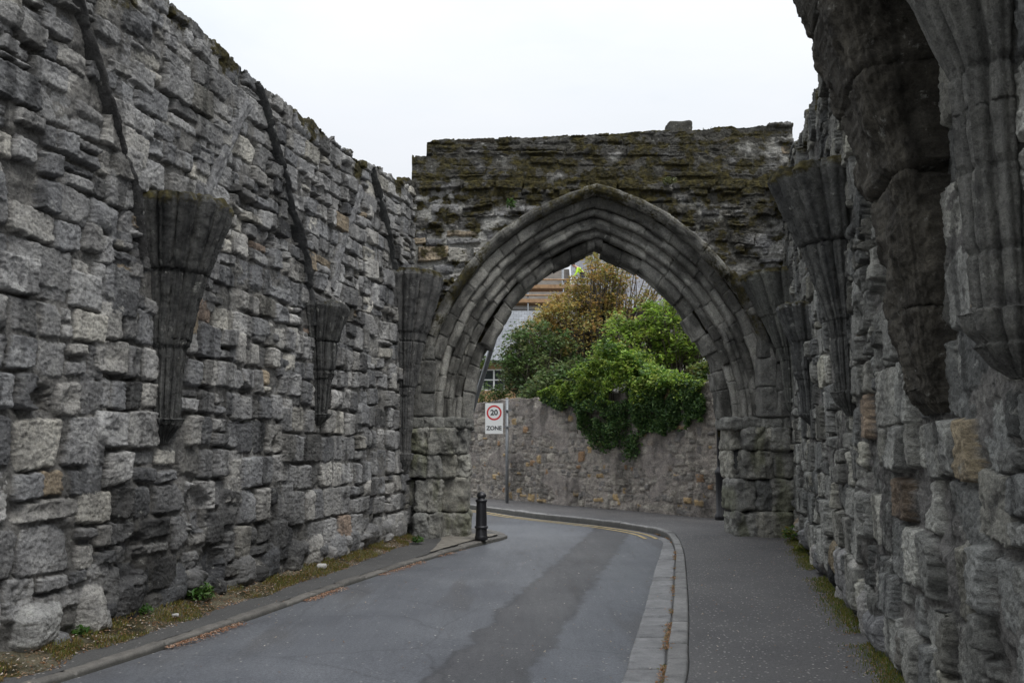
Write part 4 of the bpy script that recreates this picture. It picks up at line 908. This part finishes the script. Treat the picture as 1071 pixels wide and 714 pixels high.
# ivy: bright new growth on the wall top and a dark curtain hanging down its face
iv = thing('ivy', 'thick ivy hanging as a dark curtain over the rubble wall', 'ivy', None, tuple(along(23.6,.1,.05)))
n = 40000; u = rg.uniform(20.3, 26., n); lo = 2.30+.22*fbm(u*1.6, u*0, 3, 650)-.66*np.exp(-((u-23.3)/.75)**2)-.42*np.exp(-((u-22.1)/.7)**2)-.2*np.exp(-((u-21.)/.5)**2)+.45*sstep(23.9,24.3,u)+.5*sstep(25.2,25.8,u)
hi = 3.15+.75*np.exp(-((u-23.3)/1.4)**2); z = lo+(hi-lo)*rg.random(n)**.85
bul = .12+.34*np.exp(-((u-23.6)/1.2)**2)*np.clip((z-lo)/.9+.15,0,1)
clump = fbm(u*2.3, z*1.6, 4, 651); out = .03+bul*(.55+.7*clump)+rg.normal(0,.04,n); ok = (fbm(u*4,z*2.2,3,652) > -.42+.3*sstep(.35,0,z-lo)) & (z > lo)
p_ = np.stack([BA+BB*u-out/kb, u+out*BB/kb, z], -1)[ok]; zz_ = z[ok]; col = pick(rg, IVYD, ok.sum(), .35)
yg = (rg.random(ok.sum()) < sstep(2.65,3.3,zz_+.3*clump[ok])*.8); col[yg] = pick(rg, BRIGHT, int(yg.sum()), .25)
b_ = Bag(); v,f,c = scatter_quads(p_, .042, rg, col, .8); b_.add(v,f,c); b_.build('hanging_leaves', LEAF, iv, False)
tips = np.stack([rg.uniform(21.2,24.3,120), rg.uniform(.0,.8,120), np.zeros(120)], -1); uu = tips[:,0]; zt = 3.05+rg.random(120)**.6*(1.15*np.exp(-((uu-23.2)/1.3)**2)+.1)
tips = np.stack([BA+BB*uu+tips[:,1]*.8-.15, uu+tips[:,1]*.5, zt], -1)
leafcloud(tips, rg.uniform(.2,.36,120), 75, .050, BRIGHT+[(.06,.13,.02),(.05,.10,.02)], 655).build('new_growth', LEAF, iv, False)
b_ = Bag()
for k in range(26):
    u0_ = rg.uniform(21.8,24.2); P = [along(u0_+.1*math.sin(j*1.3+k)*j/4, .9*0+3.1-(j*.36), .05) for j in range(4)]; b_.add(*tube(smooth_poly(P, 12), .012, 5), (.5,.5,.5))
b_.build('stem', BARK, iv)
i2 = thing('ivy', 'small separate ivy patch below the big ivy curtain', 'ivy', None, tuple(along(22.35,1.5,.03)))
n = 420; u = 22.35+rg.normal(0,.12,n); z = 1.68+rg.normal(0,.17,n); p_ = np.stack([BA+BB*u-.06-np.abs(rg.normal(0,.05,n)), u-.03, z], -1); b_ = Bag(); v,f,c = scatter_quads(p_, .045, rg, pick(rg, IVYD+[(.05,.1,.03)], n), .8); b_.add(v,f,c); b_.build('leaves', LEAF, i2, False)

# ---- cottage
SLATE = None
def slate_mat(name, base):
    m, nt, b = new_mat(name); co = nd(nt, 'ShaderNodeTexCoord').outputs['UV']
    br = nd(nt, 'ShaderNodeTexBrick', Scale=1.); br.offset = .5; L(nt, co, br.inputs['Vector'])
    br.inputs['Color1'].default_value = (*base,1); br.inputs['Color2'].default_value = (*[c*.72 for c in base],1); br.inputs['Mortar'].default_value = (*[c*.35 for c in base],1)
    br.inputs['Mortar Size'].default_value = .012; br.inputs['Brick Width'].default_value = .26; br.inputs['Row Height'].default_value = .22
    n = tex(nt, nd(nt, 'ShaderNodeTexCoord').outputs['Object'], 3, 5, .6); c = mixc(nt, br.outputs['Color'], ramp(nt, n, [(.3,(.7,.7,.7)),(.7,(1.25,1.25,1.22))]), 1., 'MULTIPLY')
    L(nt, c, b.inputs['Base Color']); b.inputs['Roughness'].default_value = .55; bump(nt, b, [(br.outputs['Fac'], -.6, .02)]); return m
SLATE = slate_mat('slate', (.17,.18,.20))
def roof_slab(name, p0, p1, p2, p3, th, mat_, parent):
    """p0 p1 eave, p2 p3 ridge (p3 above p0)"""
    A = np.array([p0,p1,p2,p3], float); N = np.cross(A[1]-A[0], A[3]-A[0]); N /= np.linalg.norm(N); B = A-N*th
    v = np.concatenate([A,B]); f = [[0,1,2,3],[7,6,5,4],[0,4,5,1],[1,5,6,2],[2,6,7,3],[3,7,4,0]]
    me = to_mesh(name, v, f, smooth=False); uv = me.uv_layers.new(name='UVMap'); w = np.linalg.norm(A[1]-A[0]); h = np.linalg.norm(A[3]-A[0]); q = [(0,0),(w,0),(w,h),(0,h)]
    for li, lp_ in enumerate(me.loops): uv.data[li].uv = q[lp_.vertex_index % 4]
    return link(name, me, mat_, parent)
OCH = simple_mat('ochre_stone', (.34,.22,.11), .9, noise=(4,.65,1.25), bmp=.6); GREYST = simple_mat('grey_rubble', (.17,.165,.16), .95, noise=(3.5,.55,1.35), bmp=.8)
GLASS = simple_mat('window_glass', (.03,.035,.04), .08); LEAD = simple_mat('pale_gutter', (.50,.51,.52), .6)
def window(parent, x, y, z0, w, h, panes=(2,2)):
    b = Bag(); fr = .06
    for (a,c_) in ((x-w/2+fr/2,fr),(x+w/2-fr/2,fr)): b.add(*box(a, y-.03, z0+h/2, c_, .09, h))
    b.add(*box(x, y-.031, z0+fr/2, w, .1, fr)); b.add(*box(x, y-.031, z0+h-fr/2, w, .1, fr))
    for k in range(1,panes[0]): b.add(*box(x-w/2+w*k/panes[0], y-.032, z0+h/2, .075, .08, h-.02))
    for k in range(1,panes[1]): b.add(*box(x, y-.033, z0+h*k/panes[1], w-.02, .07, .055))
    wn = b.build('window', WHITE, parent, False); v, f = box(x, y+.002, z0+h/2, w-.04, .02, h-.04); link('pane', to_mesh('pane', v, f, smooth=False), GLASS, wn); return wn
def wall_holes(x0, x1, z0, z1, y, th, holes):
    """wall panel pieces round the rectangular openings (one mesh)"""
    xs = sorted({x0,x1,*[h[0] for h in holes],*[h[1] for h in holes]}); zs = sorted({z0,z1,*[h[2] for h in holes],*[h[3] for h in holes]}); V = []; F = []
    X = np.array([[[xx,yy,zz] for xx in xs] for zz in zs for yy in ()]) if 0 else None
    def cell(i,j):
        cx, cz = (xs[i]+xs[i+1])/2, (zs[j]+zs[j+1])/2; return not any(h[0]<cx<h[1] and h[2]<cz<h[3] for h in holes)
    bm = {}
    def vid(x,yy,z):
        k = (round(x,4),round(yy,4),round(z,4))
        if k not in bm: bm[k] = len(V); V.append(k)
        return bm[k]
    ni, nj = len(xs)-1, len(zs)-1; ok_ = [[cell(i,j) for j in range(nj)] for i in range(ni)]
    for i in range(ni):
        for j in range(nj):
            if not ok_[i][j]: continue
            a,b,c,d = xs[i],xs[i+1],zs[j],zs[j+1]
            F.append([vid(a,y,c),vid(b,y,c),vid(b,y,d),vid(a,y,d)]); F.append([vid(b,y+th,c),vid(a,y+th,c),vid(a,y+th,d),vid(b,y+th,d)])
            for (di,dj,q) in ((-1,0,[(a,c),(a,d)]),(1,0,[(b,d),(b,c)]),(0,-1,[(b,c),(a,c)]),(0,1,[(a,d),(b,d)])):
                ii,jj = i+di,j+dj
                if not (0<=ii<ni and 0<=jj<nj and ok_[ii][jj]): (e,g),(h,k) = q; F.append([vid(e,y,g),vid(e,y+th,g),vid(h,y+th,k),vid(h,y,k)])
    return np.array(V), np.array(F)
CX0, CX1, CY0, CY1, EAV, RDG = -3.4, 3.4, 40., 46., 5.5, 8.15
ct = thing('cottage', 'ochre stone cottage with grey slate roof and white window behind the shrubs', 'house', None, (0,40,0))
WX = -1.05
v, f = wall_holes(CX0, CX1, -.1, EAV, CY0, .4, [(WX-.75,WX+.75,4.15,5.10)])
b_ = Bag(); b_.add(v,f)
for x in (CX0, CX1-.4): b_.add(*box(x+.2, (CY0+CY1)/2+.2, EAV/2-.05, .4, CY1-CY0-.41, EAV+.09))
b_.build('wall', OCH, ct, False)
window(ct, WX, CY0+.14, 4.15, 1.5, .95, (3,2))
roof_slab('roof', (CX0-.3,CY0-.35,EAV-.05),(CX1+.3,CY0-.35,EAV-.05),(CX1+.3,(CY0+CY1)/2,RDG),(CX0-.3,(CY0+CY1)/2,RDG), .12, SLATE, ct)
roof_slab('roof', (CX1+.3,CY1+.35,EAV-.05),(CX0-.3,CY1+.35,EAV-.05),(CX0-.3,(CY0+CY1)/2+.002,RDG),(CX1+.3,(CY0+CY1)/2+.002,RDG), .12, SLATE, ct)
b_ = Bag(); b_.add(*box((CX0+CX1)/2, CY0-.40, EAV-.10, CX1-CX0+.6, .09, .11)); b_.build('gutter', BLACK, ct, False)

# ---- taller house under repair behind
HX0, HX1, HY0, HY1 = -3.5, 11.0, 52., 60.
hs = thing('slate_house', 'tall grey stone house with steep slate roof behind the bronze tree', 'house', None, (3,52,0))
b_ = Bag(); b_.add(*box((HX0+HX1)/2, (HY0+HY1)/2, 4.8, HX1-HX0, HY1-HY0, 9.7)); b_.build('wall', GREYST, hs, False)
roof_slab('roof', (3.6,HY0-.3,9.6),(HX1+.3,HY0-.3,9.6),(HX1+.3,56.,14.2),(3.6,56.,14.2), .15, slate_mat('slate_blue', (.155,.16,.185)), hs)
roof_slab('roof', (HX0-.3,HY0+1.2,10.2),(3.58,HY0+1.2,10.2),(3.58,56.,12.75),(HX0-.3,56.,12.75), .15, simple_mat('roof_boarding', (.115,.10,.085), .9, noise=(3,.6,1.2)), hs)
b_ = Bag(); b_.add(*box((HX0+HX1)/2, HY0-.36, 9.72, HX1-HX0+.7, .14, .22)); b_.build('gutter', LEAD, hs, False)
b_ = Bag(); b_.add(*box(4.75, 55.6, 12.9, .95, 1., 4.2)); b_.add(*box(4.75, 55.6, 15.08, 1.1, 1.15, .2)); 
for dx in (-.25,.25): b_.add(*lathe([(.001,0),(.14,0),(.12,.5),(.001,.5)], 4.75+dx, 55.6, 15.17, 12))
b_.build('chimney', GREYST, hs, False)
# scaffold
WOOD = simple_mat('scaffold_boards', (.30,.185,.10), .85, noise=(6,.7,1.25))
sc = thing('scaffold', 'scaffold with orange boards and rails round the unfinished roof', 'scaffold', None, (1.5,51,0))
SXs = (-2.9,-.9,.9,2.9,4.6)
for x in SXs:
    for y in (50.6, 51.6):
        b_ = Bag(); b_.add(*tube([(x,y,0),(x,y,12.5 if y < 51 else 12.2)], .04, 8)); b_.build('standard', GALV, sc)
for z in (9.75, 10.56):
    b_ = Bag()
    for k in range(4): b_.add(*box(.85, 50.72+.23*k, z, 8.3, .215, .05))
    b_.build('deck', WOOD, sc, False)
    b_ = Bag(); b_.add(*box(.85, 50.55, z+.12, 8.3, .03, .2)); b_.build('toe_board', WOOD, sc, False)
    for q in ((.42,) if z < 10.5 else (.5,)):
        b_ = Bag(); b_.add(*tube([(-3.3,50.54,z+q),(5.,50.54,z+q)], .045, 8)); b_.build('guard_rail', WOOD, sc)
# ---- worker bending over on the scaffold deck
SKIN = simple_mat('skin', (.45,.27,.20), .6); HIVIS = simple_mat('hi_vis_cloth', (.50,.80,.04), .7); NAVY = simple_mat('dark_cloth', (.03,.035,.06), .85); HAIRM = simple_mat('dark_hair', (.03,.022,.018), .7)
def skin_mesh(name, pts, edges, mat_, parent, sub=2):
    me = bpy.data.meshes.new(name); me.from_pydata([p[:3] for p in pts], edges, []); o_ = bpy.data.objects.new(name, me); COL.objects.link(o_)
    m_ = o_.modifiers.new('s','SKIN'); sv = me.skin_vertices[0].data
    for k, p in enumerate(pts): sv[k].radius = (p[3], p[3]*(p[4] if len(p) > 4 else 1)); sv[k].use_root = (k == 0)
    m2 = o_.modifiers.new('d','SUBSURF'); m2.levels = m2.render_levels = sub
    bpy.context.view_layer.update(); dg = bpy.context.evaluated_depsgraph_get(); me2 = bpy.data.meshes.new_from_object(o_.evaluated_get(dg)); bpy.data.objects.remove(o_)
    me2.polygons.foreach_set('use_smooth', [True]*len(me2.polygons)); me2.materials.clear(); return link(name, me2, mat_, parent)
wx, wy, wz = 3.92, 51.2, 10.585
wk = thing('person', 'worker in bright yellow jacket and dark trousers bending over on the scaffold', 'person', None, (wx,wy,wz))
def W(pts): return [(wx+p[0], wy+p[1], wz+p[2], *p[3:]) for p in pts]
sk = W([(.10,0,.92,.12),(-.02,0,1.12,.115),(-.16,0,1.28,.125),(-.27,0,1.36,.06),(-.34,0,1.40,.075),(-.41,0,1.44,.10),(-.44,0,1.49,.085),      # pelvis .. head
        (.10,-.1,.88,.085),(.02,-.11,.48,.06),(.12,-.11,.10,.045),(.02,-.11,.045,.04),(-.1,-.11,.03,.03),
        (.10,.1,.88,.085),(.06,.11,.48,.06),(.18,.11,.10,.045),(.08,.11,.045,.04),(-.04,.11,.03,.03),
        (-.17,-.19,1.25,.055),(-.22,-.23,.98,.042),(-.36,-.22,.78,.032),(-.42,-.22,.71,.028),(-.17,.19,1.25,.055),(-.24,.23,.99,.042),(-.40,.2,.82,.032),(-.46,.2,.76,.028)])
ed = [(0,1),(1,2),(2,3),(3,4),(4,5),(5,6),(0,7),(7,8),(8,9),(9,10),(10,11),(0,12),(12,13),(13,14),(14,15),(15,16),(2,17),(17,18),(18,19),(19,20),(2,21),(21,22),(22,23),(23,24)]
skin_mesh('body', sk, ed, SKIN, wk)
g_ = lambda idx, k: [(*sk[i][:3], sk[i][3]*k) for i in idx]
skin_mesh('jacket', g_([1,0,2,17,18,19,21,22,23],1.28), [(0,1),(0,2),(2,3),(3,4),(4,5),(2,6),(6,7),(7,8)], HIVIS, wk)
skin_mesh('trousers', g_([0,7,8,9,12,13,14],1.22), [(0,1),(1,2),(2,3),(0,4),(4,5),(5,6)], NAVY, wk)
v, f = rock((wx-.41,wy,wz+1.50), (.21,.19,.15), r=.09, amp=.008, seed=3, n=10); link('hair', to_mesh('hair', v, f), HAIRM, wk)

# ================================================================== CAMERA, SKY, LIGHT
cam = bpy.data.cameras.new('camera'); co_ = bpy.data.objects.new('camera', cam); COL.objects.link(co_); S.camera = co_
cam.sensor_width = 36; cam.lens = 950/1071*36; cam.clip_end = 1500; cam.clip_start = .05
co_.location = (0,0,1.65); co_.rotation_euler = (PI/2+math.atan(111/950), 0, 0)
SUN_EL, SUN_AZ = math.radians(56), math.radians(142)       # azimuth clockwise from +Y: behind the camera, to its right
w = bpy.data.worlds.new('World'); S.world = w; w.use_nodes = True; nt = w.node_tree; bg = nt.nodes['Background']
sky = nd(nt, 'ShaderNodeTexSky', sky_type='NISHITA'); sky.sun_disc = False; sky.sun_elevation = SUN_EL; sky.sun_rotation = SUN_AZ; sky.dust_density = 3.; sky.air_density = 1.2
tc = nd(nt, 'ShaderNodeTexCoord').outputs['Generated']; sp = nd(nt, 'ShaderNodeSeparateXYZ'); L(nt, tc, sp.inputs[0])
el = nd(nt, 'ShaderNodeMapRange'); el.inputs[1].default_value = 0; el.inputs[2].default_value = 1; el.inputs[3].default_value = 6.7; el.inputs[4].default_value = 25.; pw = nd(nt, 'ShaderNodeMath', operation='POWER'); L(nt, sp.outputs[2], pw.inputs[0]); pw.inputs[1].default_value = 2.6; L(nt, pw.outputs[0], el.inputs[0])
cn = tex(nt, mapping(nt, tc, (1,1,2.2)), 2.2, 6, .55, .3)                # soft structure in the cloud layer
cr = ramp(nt, cn, [(.32,(.86,.91,.97)), (.5,(.95,.985,1.03)), (.68,(1.,1.02,1.06))])
ov = nd(nt, 'ShaderNodeVectorMath', operation='SCALE'); L(nt, cr, ov.inputs[0]); L(nt, el.outputs[0], ov.inputs['Scale'])
L(nt, mixc(nt, sky.outputs[0], ov.outputs[0], .90), bg.inputs[0]); bg.inputs[1].default_value = .11
sl = bpy.data.lights.new('sun', 'SUN'); sl.energy = 1.35; sl.angle = math.radians(18); sl.color = (1,.98,.95); so = bpy.data.objects.new('sun', sl); COL.objects.link(so)
dirv = Vector((math.sin(SUN_AZ)*math.cos(SUN_EL), math.cos(SUN_AZ)*math.cos(SUN_EL), math.sin(SUN_EL))); so.rotation_euler = dirv.to_track_quat('Z', 'Y').to_euler()
S.view_settings.view_transform = 'Standard'; S.view_settings.look = 'None'; S.view_settings.gamma = 1; S.view_settings.use_curve_mapping = False; S.view_settings.exposure = .22
S.cycles.max_bounces = 6; S.cycles.diffuse_bounces = 4
try: S.cycles.use_denoising = True
except Exception: pass
